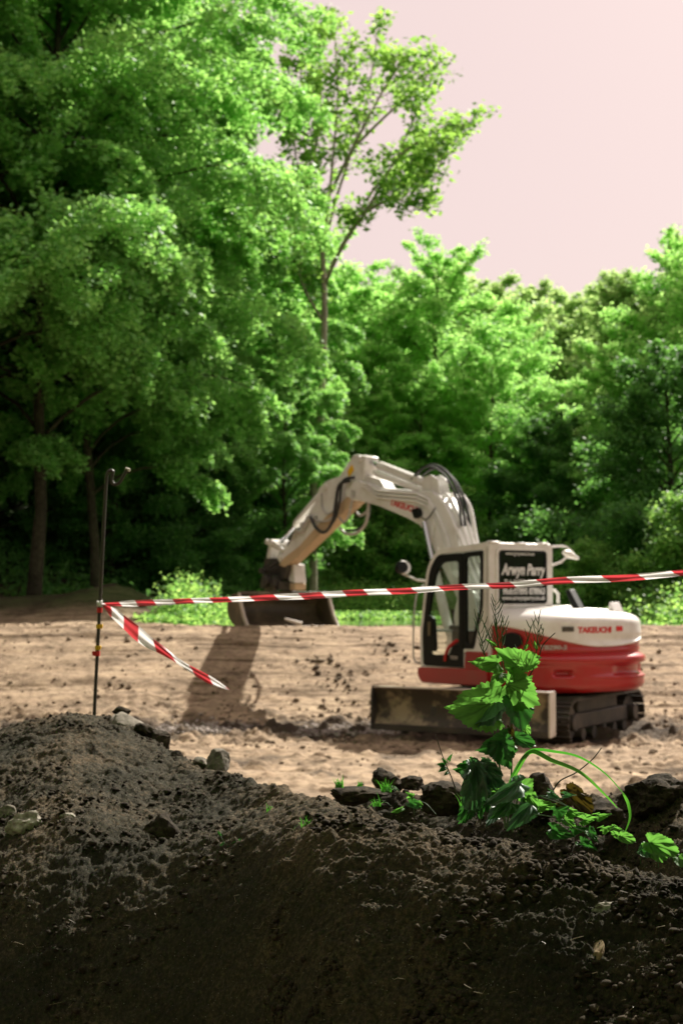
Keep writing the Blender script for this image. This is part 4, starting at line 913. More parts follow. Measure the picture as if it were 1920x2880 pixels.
# hoses looping at the elbow
for pts, r, mk in (
    ([(-.20, 4.28, 3.55), (-.24, 4.52, 3.50), (-.25, 4.62, 3.2), (-.25, 4.70, 2.95), (-.22, 5.0, 2.78), (-.2, 5.3, 2.85), (-.17, 5.55, 3.05)], .028, 'hose'),
    ([(-.17, 4.2, 3.60), (-.20, 4.48, 3.56), (-.21, 4.56, 3.25), (-.22, 4.66, 3.0), (-.2, 4.9, 2.86)], .022, 'hose'),
    ([(.0, 4.05, 3.30), (-.05, 3.98, 3.05), (-.05, 4.06, 2.86), (-.05, 4.30, 2.74), (-.05, 4.62, 2.74), (-.1, 4.75, 2.84)], .024, 'greyhose'),
    ([(.05, 4.10, 3.28), (.02, 4.05, 3.06), (.02, 4.14, 2.90), (.02, 4.38, 2.80), (.0, 4.7, 2.80)], .022, 'hose'),
    ([(.08, 4.12, 3.26), (.08, 4.2, 3.1), (.06, 4.38, 3.02), (.04, 4.5, 3.1)], .02, 'greyhose'),
    ([(-.14, 4.3, 3.24), (-.14, 4.42, 2.98), (-.12, 4.6, 2.93), (-.1, 4.75, 3.0)], .018, 'greyhose'),
    ([(-.14, 5.25, 3.42), (-.15, 5.22, 3.2), (-.15, 5.05, 3.08), (-.15, 4.85, 3.12), (-.15, 4.7, 3.25)], .016, 'greyhose'),
    ([(-.14, 5.6, 3.1), (-.15, 5.35, 2.98), (-.15, 5.0, 2.97), (-.15, 4.75, 3.1)], .016, 'greyhose'),
    ([(-.14, 6.2, 2.72), (-.16, 6.05, 2.85), (-.17, 5.85, 2.83), (-.16, 5.65, 3.0), (-.14, 5.4, 3.05)], .026, 'greyhose'),
    ([(-.12, 6.4, 2.62), (-.14, 6.2, 2.82), (-.13, 6.0, 2.88)], .018, 'hose')):
    mb = MB(); mb.tube(smooth_path([U(*p) for p in pts], 5), r, 8); mb.build('hose', M[mk], arm)
for k in range(3):
    mb = MB(); mb.box(RZ, -.17, -.13, 5.6 + .2 * k, 5.72 + .2 * k, 3.05 - .1 * k - .06, 3.05 - .1 * k + .03); mb.build('valve_block', M['greyhose'], arm, bevel=.01)
# --- undercarriage
def stadium(n, hl, r, zc):
    out = []; per = 4 * hl + 2 * math.pi * r
    for i in range(n):
        s = i / n * per
        if s < 2 * hl: out.append((-hl + s, zc + r, math.pi / 2))
        elif s < 2 * hl + math.pi * r: a = math.pi / 2 - (s - 2 * hl) / r; out.append((hl + r * math.cos(a), zc + r * math.sin(a), a))
        elif s < 4 * hl + math.pi * r: out.append((hl - (s - 2 * hl - math.pi * r), zc - r, -math.pi / 2))
        else: a = -math.pi / 2 - (s - 4 * hl - math.pi * r) / r; out.append((-hl + r * math.cos(a), zc + r * math.sin(a), a))
    return out
ZC, RR, HL = .255, .265, 1.06
for s0 in (-1.14, .69):
    mb = MB(); n_ = 46
    for (f, z, a) in stadium(n_, HL, RR, ZC):
        ca, sa = math.cos(a), math.sin(a); h = .062
        def P3(u_, v_): return (f - sa * u_ + ca * v_, z + ca * u_ + sa * v_)
        mb.prism([P3(-h, 0), P3(h, 0), P3(h, .018), P3(h * .7, .018), P3(h * .6, .045), P3(h * .4, .045), P3(h * .3, .018), P3(-h * .3, .018), P3(-h * .4, .045), P3(-h * .6, .045), P3(-h * .7, .018), P3(-h, .018)], lambda aa, ff, zz: L(aa, ff, zz), s0, s0 + .45)
    tk = mb.build('track', M['track'], ex, smooth=False)
    mb = MB(); mb.prism(rpoly([(-.95, .16), (-.9, .36), (.9, .36), (.95, .16)], .05), lambda a, f, z: L(a, f, z), s0 + .09, s0 + .36); mb.build('track_frame', M['dark'], tk, bevel=.02)
    for f_, nm_, r_ in ((HL, 'idler', .235), (-HL, 'sprocket', .235)):
        mb = MB(); cc = [(f_ + r_ * (1 if (k % 2 or nm_ == 'idler') else .9) * math.cos(k * math.pi / 14), ZC + r_ * (1 if (k % 2 or nm_ == 'idler') else .9) * math.sin(k * math.pi / 14)) for k in range(28)]
        mb.prism(cc, lambda a, f, z: L(a, f, z), s0 + .12, s0 + .33); mb.tube([L(s0 + .02, f_, ZC), L(s0 + .43, f_, ZC)], .1, 14); mb.build(nm_, M['dark'], tk, bevel=.01)
    for k in range(5):
        f_ = -.72 + .36 * k; mb = MB(); mb.tube([L(s0 + .06, f_, .10), L(s0 + .39, f_, .10)], .075, 14); mb.build('roller', M['dark'], tk)
mb = MB(); mb.box(lambda a, s_, z: L(s_, a, z), -.68, .68, -.98, 1.0, .14, .52); mb.build('undercarriage_frame', M['dark'], ex, bevel=.03)
# dozer blade
mb = MB(); F0 = 1.86; BH = 1.155
bp_ = [(F0 + .12, .20), (F0 + .06, .26), (F0 + .02, .34), (F0 + .02, .48), (F0 + .07, .60), (F0 + .11, .66)]
bp_ = [(v.x, v.y) for v in smooth_path([(a, b, 0) for a, b in bp_], 3)]
mb.prism(bp_ + [(a - .045, b) for a, b in bp_[::-1]], lambda a, f, z: L(a, f, z), -BH, BH); bl = mb.build('dozer_blade', M['blade'], ex)
mb = MB(); mb.box(lambda a, f, z: L(a, f, z), -BH, BH, F0 + .05, F0 + .13, .66, .682); mb.build('lit_top_rail', M['bladetop'], bl, bevel=.01)  # pale strip: the sunlit top edge of the blade put into colour
mb = MB(); mb.box(lambda a, f, z: L(a, f, z), -BH, BH, F0 + .09, F0 + .135, .15, .225); mb.build('cutting_edge', M['track'], bl, bevel=.004)
for s_, m_ in ((-BH - .025, 'dark'), (BH, 'bladetop')):
    mb = MB(); mb.prism(rpoly([(F0 - .03, .17), (F0 + .15, .15), (F0 + .14, .62), (F0 + .11, .69), (F0 - .03, .68)], .03), lambda a, f, z: L(a, f, z), s_, s_ + .025); mb.build('end_plate', M[m_], bl, bevel=.006)
for s_ in (-.42, .36):
    mb = MB(); mb.prism([(.5, .2), (.5, .36), (F0 + .02, .46), (F0 + .02, .26)], lambda a, f, z: L(a, f, z), s_, s_ + .08); mb.build('blade_arm', M['dark'], bl, bevel=.01)
# earth thrown up round the near track
# ------------------------------------------------------------------ barrier pole and tape
PB = at(265, 2030, 5.0)
pole = empty('fence_pin', (PB.x, PB.y, PB.z)); tag(pole, 'rusty metal fencing pin with a hooked top stuck in the mound', 'fence pin')
top = at(300, 1330, 5.0) - PB
pts = [Vector((0, 0, -.15)), Vector((0, 0, 0)), top * .5, top * .93, top + Vector((.005, 0, .0)), at(318, 1326, 5.0) - PB, at(314, 1350, 5.0) - PB, at(322, 1362, 5.0) - PB, at(335, 1358, 5.0) - PB, at(348, 1338, 5.0) - PB, at(358, 1318, 5.0) - PB]
mb = MB(); mb.tube(smooth_path(pts, 6), .0062, 10); mb.build('rod', M['pin'], pole)
mb = MB(); q = at(359.5, 1318, 5.0) - PB; mb.tube([q + Vector((-.008, 0, -.001)), q + Vector((.008, 0, -.006))], .006, 8); mb.build('hook_tip', M['bladetop'], pole)
for (y, col, dx, h) in ((1716, 'redplastic', 4, 14), (1762, 'yellow', 6, 12), (1822, 'yellow', 5, 12), (1838, 'redplastic', -8, 14)):
    u_ = 300 - (y - 1330) * 35 / 700.; c = at(u_, y, 5.0) - PB; mb = MB()
    mb.tube([c + Vector((0, 0, -h / 4000 * 2.5)), c + Vector((0, 0, h / 4000 * 2.5))], .0095, 10)
    mb.prism(rpoly([(0, -.009), (dx / 800., -.008), (dx / 800. * 1.2, .004), (dx / 800., .009), (0, .007)], .003, 2), lambda a, x, z: (c.x + x * 1.6, c.y + a, c.z + z), -.005, .005)
    mb.build('wire_clip', M[col], pole)
def tape(name, P, Wd, label, stripe0=0, per=.17, diag=.0, thick=0):
    """P centre line, Wd list of half-width vectors"""
    V = []; Fc = []; st = []; s = 0; n = 8
    for i, p in enumerate(P):
        if i: s += (P[i] - P[i - 1]).length
        for k in range(n + 1):
            q = k / n * 2 - 1
            cr = Vector((0, .004 * math.sin(q * 5 + s * 9) + .003 * math.sin(s * 31 + q * 3), 0))
            V.append(p + Wd[i] * q + cr); x = ((s + stripe0 + diag * q) / per + .10 * math.sin(s * 4.1) + .05 * math.sin(s * 11)) % 1.0
            st.append(min(max((abs(x - .5) - .25) * -12 + .5, 0), 1))
    for i in range(len(P) - 1):
        for k in range(n):
            a = i * (n + 1) + k; Fc.append((a, a + 1, a + n + 2, a + n + 1))
    o = mesh_np(name, [tuple(v) for v in V], Fc, M['tape'], smooth=True, attrs={'stripe': ('POINT', st)}); tag(o, label, 'barrier tape')
    return o
A0 = at(287, 1700, 4.985); A1 = at(1990, 1608, 3.4); n = 360; P = []; Wd = []
for i in range(n + 1):
    t = i / n; p = A0.lerp(A1, t); p.z -= .018 * 4 * t * (1 - t) * .4
    p.z += .002 * math.sin(t * 40) * t
    e = min(1, t * 14); w = .004 + e * (.0060 + .0012 * math.sin(t * 17)) * (1 - .30 * t); tw_ = .35 * math.sin(t * 9 + .5)
    P.append(p); Wd.append(Vector((0, (.5 + .4 * math.sin(tw_)) * w * 1.2, math.cos(tw_) * w)))
tape('barrier_tape', P, Wd, 'red and white striped tape stretched from the hooked pin across the excavator', .02, .185, .012)
far_pin = empty('fence_pin', tuple(A1 + Vector((.0, 0, -.9)))); tag(far_pin, 'plain metal fencing pin holding the far end of the tape beyond the right edge', 'fence pin')
mb = MB(); mb.tube([Vector((0, 0, -.5)), Vector((0, 0, 1.0))], .0062, 10); mb.build('rod', M['pin'], far_pin)
# the loose tail
cl_ = [(290, 1700, 4.98, 2), (318, 1722, 4.95, 14), (348, 1748, 4.92, 17), (385, 1780, 4.9, 21), (418, 1806, 4.88, 17), (450, 1825, 4.86, 13), (490, 1852, 4.85, 8), (520, 1872, 4.84, 7.5), (556, 1893, 4.84, 10), (590, 1912, 4.83, 11), (615, 1925, 4.82, 8), (645, 1940, 4.82, 1)]
cc = smooth_path([tuple(at(a, b, c)) for a, b, c, d in cl_], 14); wd_ = np.interp(np.linspace(0, len(cl_) - 1, len(cc)), range(len(cl_)), [d for *_, d in cl_])
Wd = []
for i, p in enumerate(cc):
    d = (cc[min(i + 1, len(cc) - 1)] - cc[max(i - 1, 0)]).normalized(); nn = Vector((-d.z, 0, d.x)).normalized()
    if nn.z < 0: nn = -nn
    a = .9 * math.sin(i * .06); Wd.append(nn * wd_[i] * 4.9 / 4000 * .9 + Vector((0, .004 * math.sin(i * .12), 0)))
tape('tape_tail', cc, Wd, 'loose twisted end of striped tape hanging from the hooked pin', .055, .15, .018)
mb = MB()
for k in range(3): mb.tube([Vector((.008 * math.cos(a), .008 * math.sin(a), .003 * math.sin(a * 2 + k))) + (A0 - Vector((.008, 0, .003 - k * .006))) for a in np.linspace(0, 6.28, 12)], .003, 6)
o = mb.build('tape_knot', M['letter']); tag(o, 'white knot of tape tied round the hooked pin', 'knot')

# ------------------------------------------------------------------ rocks and clods
def rock(name, pos, size, mat, seed, label, cat='rock', rot=(0, 0, 0), facets=7, rough=.06, sub=4, group=None):
    rr = random.Random(seed); bm = bmesh.new(); bmesh.ops.create_icosphere(bm, subdivisions=sub, radius=1)
    pl = []
    for k in range(facets):
        nv = Vector((rr.gauss(0, 1), rr.gauss(0, 1), rr.gauss(0, .8))).normalized(); pl.append((nv, rr.uniform(.55, .85)))
    for v in bm.verts:
        c = v.co
        for nv, d in pl:
            q = c.dot(nv)
            if q > d: c -= nv * (q - d) * .92
        k = mnoise.fractal(v.co * 2.3 + Vector((seed, 0, 0)), .8, 2.2, 5); c += c.normalized() * k * rough * 1.6
        k2 = mnoise.noise(v.co * 9 + Vector((seed, 3, 0))); c += c.normalized() * k2 * rough * .35
        v.co = Vector((c.x * size[0], c.y * size[1], c.z * size[2]))
    me = bpy.data.meshes.new(name); bm.to_mesh(me); bm.free(); me.materials.append(mat)
    me.polygons.foreach_set('use_smooth', [True] * len(me.polygons)); me.set_sharp_from_angle(angle=math.radians(32))
    o = bpy.data.objects.new(name, me); COL.objects.link(o); o.location = pos; o.rotation_euler = rot; tag(o, label, cat, group); return o
def px(D): return D / 4000.
rock('stone_slab', at(372, 2058, 4.85), (70 * px(4.85), .10, 34 * px(4.85)), M['stone'], 3, 'flat grey slab leaning on the mound beside the hooked pin', rot=(.3, .55, .2), facets=5)
rock('rock', at(452, 2085, 4.7), (36 * px(4.7), .05, 40 * px(4.7)), M['clod'], 5, 'dark rounded rock at the lower end of the grey slab', rot=(0, .3, .4))
rock('rock', at(415, 2062, 4.75), (42 * px(4.7), .05, 22 * px(4.7)), M['clod'], 25, 'dark rock wedged behind the grey slab', rot=(0, .5, .4))
rock('rock', at(612, 2142, 4.2), (38 * px(4.2), .045, 36 * px(4.2)), M['stone'], 9, 'angular grey rock standing alone on the mound crest', rot=(.2, -.5, .3), facets=6)
rock('rock', at(568, 2145, 4.25), (26 * px(4.2), .03, 16 * px(4.2)), M['stone'], 19, 'low grey rock tucked left of the angular one', rot=(.2, .2, .3), facets=6)
rock('earth_clod', at(500, 2130, 4.45), (24 * px(4.4), .03, 20 * px(4.4)), M['clod'], 12, 'small dark clod between slab and angular rock', 'clod')
rock('earth_clod', at(342, 2000, 4.95), (26 * px(5), .03, 16 * px(5)), M['clod'], 14, 'dark clod just right of the hooked pin', 'clod')
rock('earth_clod', at(310, 2085, 4.6), (20 * px(4.6), .03, 13 * px(4.6)), M['stone'], 15, 'small round stone below the grey slab', 'stone')
rock('earth_clod', at(352, 2092, 4.55), (16 * px(4.6), .02, 12 * px(4.6)), M['stone'], 16, 'pebble right of the small round stone', 'stone')
rock('earth_clod', at(1090, 2196, 3.75), (46 * px(3.7), .05, 34 * px(3.7)), M['clod'], 31, 'peaked earth clod on the far edge of the mound left of the plants', 'clod', rot=(.1, .4, .2), rough=.09)
rock('earth_clod', at(1160, 2205, 3.7), (36 * px(3.7), .04, 22 * px(3.7)), M['clod'], 33, 'low earth clod between the peaked one and the plants', 'clod', rough=.1)
rock('earth_clod', at(1000, 2240, 3.4), (90 * px(3.4), .05, 28 * px(3.4)), M['clod'], 35, 'long flat clod topped with grass at the middle of the crest', 'clod', rough=.08)
rock('earth_clod', at(1245, 2245, 3.4), (74 * px(3.4), .06, 48 * px(3.4)), M['clod'], 36, 'dark clod behind the crinkled leaves', 'clod', rough=.1)
rock('earth_clod', at(1520, 2240, 3.4), (56 * px(3.4), .06, 60 * px(3.4)), M['clod'], 38, 'dark clod behind the arching grass', 'clod', rough=.12)
rock('earth_clod', at(1845, 2260, 3.3), (120 * px(3.3), .09, 80 * px(3.3)), M['clod'], 41, 'largest dark earth clod at the right edge', 'clod', rough=.10, sub=5)
rock('earth_clod', at(1690, 2300, 3.2), (70 * px(3.2), .06, 46 * px(3.2)), M['clod'], 43, 'dark clod left of the largest one', 'clod', rough=.12)
def bed(u, y, w, h, mat, seed, label, name='stone', cat='stone', dz=0, **kw):
    p = on_mound(u, y); s = p.y / 4000; return rock(name, p + Vector((0, .02, dz)), (w * s, h * s * .9, h * s), M[mat], seed, label, cat, **kw)
bed(85, 2325, 58, 40, 'pale_stone', 51, 'pale weathered stone half buried at the left edge', rough=.1)
bed(30, 2290, 34, 22, 'stone', 52, 'grey stone above the pale one at the left edge')
bed(200, 2300, 26, 12, 'pale_stone', 53, 'thin pale flake right of the half buried stone')
bed(450, 2345, 60, 55, 'clod', 54, 'upright wedge of compact earth in the left slope', 'earth_clod', 'clod', rot=(.2, .3, 0), facets=9, rough=.07)
bed(98, 2612, 26, 20, 'tanstone', 55, 'tan wedge shaped stone low on the left')
bed(432, 2540, 26, 18, 'clod', 56, 'rounded brown stone below the middle of the slope')
bed(300, 2465, 34, 20, 'tanstone', 57, 'crumbly tan lump on the left slope')
bed(1700, 2565, 44, 20, 'pale_stone', 58, 'pale broken stone on the right slope', rough=.12)
bed(1800, 2572, 44, 12, 'pale_stone', 59, 'thin pale streak of stone right of the broken one', rough=.14)
bed(1895, 2610, 26, 14, 'pale_stone', 60, 'pale stone touching the right edge', rough=.12)
bed(1665, 2700, 18, 56, 'tanstone', 61, 'upright splinter of tan wood in the lower right slope', 'wood_splinter', 'wood', rot=(0, .35, 0), facets=10)
bed(563, 2615, 6, 13, 'pale_stone', 62, 'tiny pale upright pebble low in the middle', facets=3)
bed(1040, 2640, 13, 8, 'pale_stone', 63, 'small pale chip in the centre slope')
bed(12, 2850, 14, 11, 'pale_stone', 64, 'white pebble in the lower left corner')
bed(1560, 2865, 16, 12, 'stone', 65, 'grey pebble at the bottom edge')
for i in range(26):
    u_ = R_.choice([R_.uniform(1500, 1915), R_.uniform(20, 1900)]); y_ = R_.uniform(2480, 2860)
    bed(u_, y_, R_.uniform(5, 15), R_.uniform(3, 8), R_.choice(['stone', 'stone', 'clod', 'pale_stone']), 100 + i, 'small stone chip lying in the dark slope soil', 'stone_chip', rough=.1, sub=2, group='stone chips in the slope', rot=(R_.uniform(-1, 1), R_.uniform(-1, 1), R_.uniform(0, 6)))
# split pale seed husk
p = on_mound(585, 2433); mb = MB()
for s_ in (-1, 1):
    vs = []; 
    for k in range(13):
        a = math.pi * k / 12; vs.append((s_ * (.003 + .0095 * math.sin(a)), .013 * math.cos(a)))
    mb.prism(vs, lambda a, x, z: (p.x + x + .25 * z, p.y - .012 + a, p.z + .008 + z), 0, .0012)
o = mb.build('seed_husk', M['straw']); tag(o, 'pale split seed husk lying in the dark soil', 'seed husk')
# roots and straws in the slope
mb = MB()
for i in range(60):
    u_ = R_.uniform(60, 1860); y_ = R_.uniform(2330, 2860) if u_ < 1000 else R_.uniform(2430, 2860)
    p = on_mound(u_, y_); l = R_.uniform(.006, .026); a = R_.uniform(0, 6.28)
    d = Vector((math.cos(a), -.3, math.sin(a) * .7)) * l; q = Vector((R_.uniform(-.3, .3), 0, R_.uniform(-.3, .3))) * l
    mb.tube([p + Vector((0, -.012, .006)), p + d * .5 + q + Vector((0, -.016, .008)), p + d + Vector((0, -.012, .006))], [.0007, .0006, .0003], 4)
o = mb.build('root_fibres', M['straw']); tag(o, 'fine dry root fibres poking out of the slope', kind='stuff')

# ------------------------------------------------------------------ foreground plants
def leaf_obj(parent, u0, y0, D0, u1, y1, D1, w, mat, seed, roll=0., fold=.12, crinkle=.05, shape='mustard', name='leaf', tone=.5):
    b = at(u0, y0, D0); tp_ = at(u1, y1, D1); Lv = tp_ - b; ln = Lv.length; ey = Lv.normalized()
    view = (b - Vector((0, 0, CAM_Z))).normalized(); ex_ = ey.cross(-view).normalized(); ez = ex_.cross(ey).normalized()
    ca, sa = math.cos(roll), math.sin(roll); ex_, ez = ex_ * ca + ez * sa, ez * ca - ex_ * sa
    W2 = w * (D0 / 4000.) / 2; rg = random.Random(seed); K = 9; NA = 120; vs = []; fs = []; vn = []
    nt = {'mustard': 15, 'nettle': 22, 'kidney': 17, 'dock': 13}[shape]
    def outl(a):
        # a: -pi..pi, 0 at tip; returns (x,y) with base at y=0, tip y=1
        c = abs(a) / math.pi
        if shape == 'mustard': keys = ([0, .10, .25, .42, .6, .78, .9, 1], [0, .30, .78, 1.02, 1.12, 1.0, .62, 0.0], [1.0, .88, .66, .42, .16, -.10, -.14, 0])
        elif shape == 'kidney': keys = ([0, .15, .35, .55, .75, .9, 1], [0, .5, .9, 1.0, .85, .45, 0], [1, .94, .7, .35, 0, -.16, 0])
        elif shape == 'nettle': keys = ([0, .2, .45, .65, .85, 1], [0, .38, .85, 1.0, .62, 0], [1, .8, .5, .22, .0, 0])
        else: keys = ([0, .15, .4, .65, .85, 1], [0, .5, .95, 1.0, .65, 0], [1, .92, .6, .25, 0, 0])
        x = np.interp(c, keys[0], keys[1]); y = np.interp(c, keys[0], keys[2]); k = 1 - (.125 if shape == 'mustard' else .09) * (((c * nt) % 1.0)) * min(1, (1 - c) * 5)
        cy = .35; return math.copysign(x, a) * k, cy + (y - cy) * k
    ph = rg.uniform(0, 6)
    ribs = [0, .55, 1.15, 1.85]
    vs.append((0, .06, 0)); vn.append(1.)
    for k in range(1, K + 1):
        s = k / K
        for j in range(NA):
            a = -math.pi + 2 * math.pi * (j + .5) / NA; x, y = outl(a); x *= s; y = .06 + (y - .06) * s
            z = -fold * abs(x) * 1.0 * (-1) + crinkle * math.sin(x * 6 + ph) * math.cos(y * 7 + ph) + crinkle * .6 * math.sin(a * 9) * s * s - .16 * max(0, y - .4) ** 2
            if crinkle > .09: z += .05 * math.sin(x * 23 + y * 9) * s + .04 * math.sin(y * 31 - x * 12) * s
            an = abs(math.atan2(x, y)); v_ = max(math.exp(-((an - r_) * (s + .12) / .035) ** 2) * (1 - .5 * s) for r_ in ribs)
            v_ = max(v_, .45 * math.exp(-(((y * 7 + abs(x) * -5) % 1.0 - .5) / .10) ** 2))
            vs.append((x, y, z)); vn.append(min(1, v_ * .95))
    for j in range(NA): fs.append((0, 1 + j, 1 + (j + 1) % NA))
    mbv = [b + ex_ * (x * W2) + ey * (y * ln) + ez * (z * ln * .8) for x, y, z in vs]
    q = []
    for k in range(K - 1):
        for j in range(NA):
            j2 = (j + 1) % NA; q.append((1 + k * NA + j, 1 + (k + 1) * NA + j, 1 + (k + 1) * NA + j2, 1 + k * NA + j2))
    me = bpy.data.meshes.new(name); inv = Vector(parent.location)
    me.from_pydata([tuple(v - inv) for v in mbv], [], fs + q); me.materials.append(M[mat])
    at_ = me.attributes.new('vein', 'FLOAT', 'POINT'); at_.data.foreach_set('value', vn)
    at2 = me.attributes.new('tone', 'FLOAT', 'POINT'); at2.data.foreach_set('value', [tone] * len(vs))
    me.polygons.foreach_set('use_smooth', [True] * len(me.polygons))
    o = bpy.data.objects.new(name, me); COL.objects.link(o); o.parent = parent; return o
def stems(parent, paths, mat, name='stem', n=5):
    inv = Vector(parent.location); mb = MB()
    for pts, r in paths: 
        pp = smooth_path([tuple(at(*p) - inv) for p in pts], n); R2 = [r * (1 - .45 * i / len(pp)) for i in range(len(pp))]; mb.tube(pp, R2, 6)
    return mb.build(name, M[mat], parent)
D = 2.62
gm = empty('garlic_mustard', tuple(at(1420, 2320, 2.66))); tag(gm, 'tall plant with big toothed sunlit leaves in front of the excavator', 'plant')
stems(gm, [([(1420, 2330, 2.66), (1412, 2230, 2.65), (1402, 2130, 2.64), (1408, 2040, 2.64), (1402, 1960, 2.63), (1412, 1880, 2.63), (1398, 1800, 2.63), (1395, 1740, 2.63)], .0022),
           ([(1425, 2330, 2.66), (1436, 2200, 2.66), (1438, 2080, 2.66), (1432, 1990, 2.66), (1420, 1900, 2.65), (1415, 1840, 2.65)], .0018),
           ([(1398, 2150, 2.64), (1385, 2050, 2.62), (1392, 1975, 2.6)], .0012), ([(1440, 2130, 2.66), (1455, 2020, 2.66), (1468, 1880, 2.64)], .001),
           ([(1408, 1900, 2.63), (1402, 1868, 2.62)], .001), ([(1470, 1885, 2.63), (1468, 1905, 2.64), (1440, 1960, 2.66)], .001)], 'stem')
stems(gm, [([(1428, 1990, 2.66), (1470, 1930, 2.65), (1510, 1860, 2.64), (1525, 1815, 2.64), (1560, 1780, 2.64)], .0015)], 'darkstem', 'dead_stem')
for args in [
    (1382, 1978, 2.58, 1250, 1990, 2.5, 140, 'mustard', 1, .25, .22, .05, 'mustard', 'leaf', .5),
    (1474, 1888, 2.62, 1396, 1822, 2.56, 88, 'mustard', 2, -.25, .25, .04, 'mustard', 'leaf', .8),
    (1400, 1862, 2.6, 1318, 1862, 2.55, 52, 'mustard', 3, .3, .2, .05, 'mustard', 'leaf', .7),
    (1475, 1868, 2.64, 1522, 1848, 2.62, 62, 'mustard', 4, .5, .3, .08, 'mustard', 'leaf', .5),
    (1406, 1890, 2.62, 1378, 1928, 2.6, 46, 'mustard', 5, .4, .3, .06, 'mustard', 'leaf', .4),
    (1422, 1925, 2.60, 1518, 1985, 2.58, 118, 'mustard', 6, -.2, .2, .06, 'mustard', 'leaf', .3),
    (1438, 1950, 2.69, 1498, 1900, 2.67, 60, 'mustard', 26, -.2, .2, .06, 'mustard', 'leaf', .3),
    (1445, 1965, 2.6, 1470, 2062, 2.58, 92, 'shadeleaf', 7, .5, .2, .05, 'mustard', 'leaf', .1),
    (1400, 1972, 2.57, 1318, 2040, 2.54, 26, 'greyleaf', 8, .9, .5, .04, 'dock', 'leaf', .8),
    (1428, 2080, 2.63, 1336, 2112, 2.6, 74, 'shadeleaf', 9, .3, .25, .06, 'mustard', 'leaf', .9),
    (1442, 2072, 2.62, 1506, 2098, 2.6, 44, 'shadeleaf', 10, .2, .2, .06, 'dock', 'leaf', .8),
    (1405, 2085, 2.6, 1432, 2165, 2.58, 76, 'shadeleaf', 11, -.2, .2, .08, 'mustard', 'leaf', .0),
    (1395, 1815, 2.63, 1365, 1797, 2.62, 12, 'mustard', 12, .2, .2, .02, 'dock', 'leaf', .6),
    (1510, 1825, 2.64, 1500, 1802, 2.64, 9, 'mustard', 13, .2, .2, .02, 'dock', 'leaf', .6),
    (1420, 1835, 2.63, 1432, 1820, 2.63, 14, 'mustard', 14, .2, .2, .02, 'dock', 'leaf', .7),
    (1475, 1825, 2.64, 1486, 1812, 2.64, 10, 'mustard', 15, .2, .2, .02, 'dock', 'leaf', .7),
    (1470, 2040, 2.68, 1492, 2068, 2.68, 26, 'mustard', 16, .2, .2, .05, 'mustard', 'leaf', .3)]:
    leaf_obj(gm, *args[:3], *args[3:6], args[6], args[7], args[8], args[9], args[10], args[11], args[12], args[13], args[14])
leaf_obj(gm, 1432, 2048, 2.62, 1446, 2118, 2.6, 16, 'yellowleaf', 17, .2, .2, .05, 'mustard', 'leaf', .5)
# seed pods: fans of fine upright stalks
def pods(parent, u0, y0, u1, y1, n, l, seed, D=2.63):
    rg = random.Random(seed); inv = Vector(parent.location); mb = MB(); ax = [(u0, y0), ((u0 + u1) / 2 + rg.uniform(-4, 4), (y0 + y1) / 2), (u1, y1)]
    mb.tube([at(a, b, D) - inv for a, b in ax], [.0009, .0007, .0004], 5)
    for i in range(n):
        t = (i + .3) / n; a = u0 + (u1 - u0) * t; b = y0 + (y1 - y0) * t; sd = 1 if i % 2 else -1; an = rg.uniform(.25, .62) * sd; ll = l * rg.uniform(.7, 1.1) * (1.1 - .4 * t)
        d = rg.uniform(-.02, .02); p0 = at(a, b, D); p1 = at(a + math.sin(an) * ll * .35, b - math.cos(an) * ll * .25, D + d * .4); p2 = at(a + math.sin(an) * ll * .9, b - math.cos(an * .8) * ll, D + d)
        mb.tube([p0 - inv, p1 - inv, p2 - inv], [.0005, .0010, .0006], 4)
    return mb.build('seed_pods', M['podstem'], parent)
pods(gm, 1400, 1820, 1392, 1690, 19, 52, 1); pods(gm, 1390, 1830, 1345, 1722, 11, 40, 2); pods(gm, 1365, 1850, 1338, 1735, 9, 42, 3, 2.61); pods(gm, 1412, 1830, 1415, 1745, 9, 40, 4, 2.66)
pods(gm, 1462, 1850, 1500, 1745, 8, 34, 5); pods(gm, 1505, 1850, 1512, 1735, 12, 42, 6, 2.65); pods(gm, 1515, 1820, 1528, 1765, 5, 30, 7, 2.65); pods(gm, 1360, 1835, 1355, 1790, 6, 36, 8)
# crinkled dark plant at the foot
dk = empty('dock_plant', tuple(at(1340, 2320, 2.62))); tag(dk, 'low plant with drooping crinkled dark leaves at the foot of the tall one', 'plant')
stems(dk, [([(1350, 2320, 2.62), (1352, 2230, 2.6), (1345, 2150, 2.58)], .0018), ([(1360, 2320, 2.62), (1375, 2230, 2.6), (1385, 2150, 2.58)], .0015)], 'darkstem')
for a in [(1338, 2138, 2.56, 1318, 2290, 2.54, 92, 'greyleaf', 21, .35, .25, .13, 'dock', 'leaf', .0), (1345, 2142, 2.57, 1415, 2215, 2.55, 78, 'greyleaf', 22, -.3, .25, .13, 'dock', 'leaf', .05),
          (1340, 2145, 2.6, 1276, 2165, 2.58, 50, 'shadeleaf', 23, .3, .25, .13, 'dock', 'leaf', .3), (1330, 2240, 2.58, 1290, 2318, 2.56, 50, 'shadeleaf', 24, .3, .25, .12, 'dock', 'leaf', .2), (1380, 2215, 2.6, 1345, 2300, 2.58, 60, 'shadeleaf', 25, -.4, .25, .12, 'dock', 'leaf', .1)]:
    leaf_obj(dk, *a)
nt_ = empty('dead_nettle', tuple(at(1450, 2335, 2.6))); tag(nt_, 'leafy plant with grey-green leaves, sky sheen in their colour, under the arching grass', 'plant')
stems(nt_, [([(1440, 2340, 2.6), (1450, 2270, 2.58), (1462, 2200, 2.57)], .0016), ([(1450, 2330, 2.6), (1500, 2250, 2.58), (1540, 2240, 2.57), (1600, 2270, 2.55)], .0014)], 'stem')
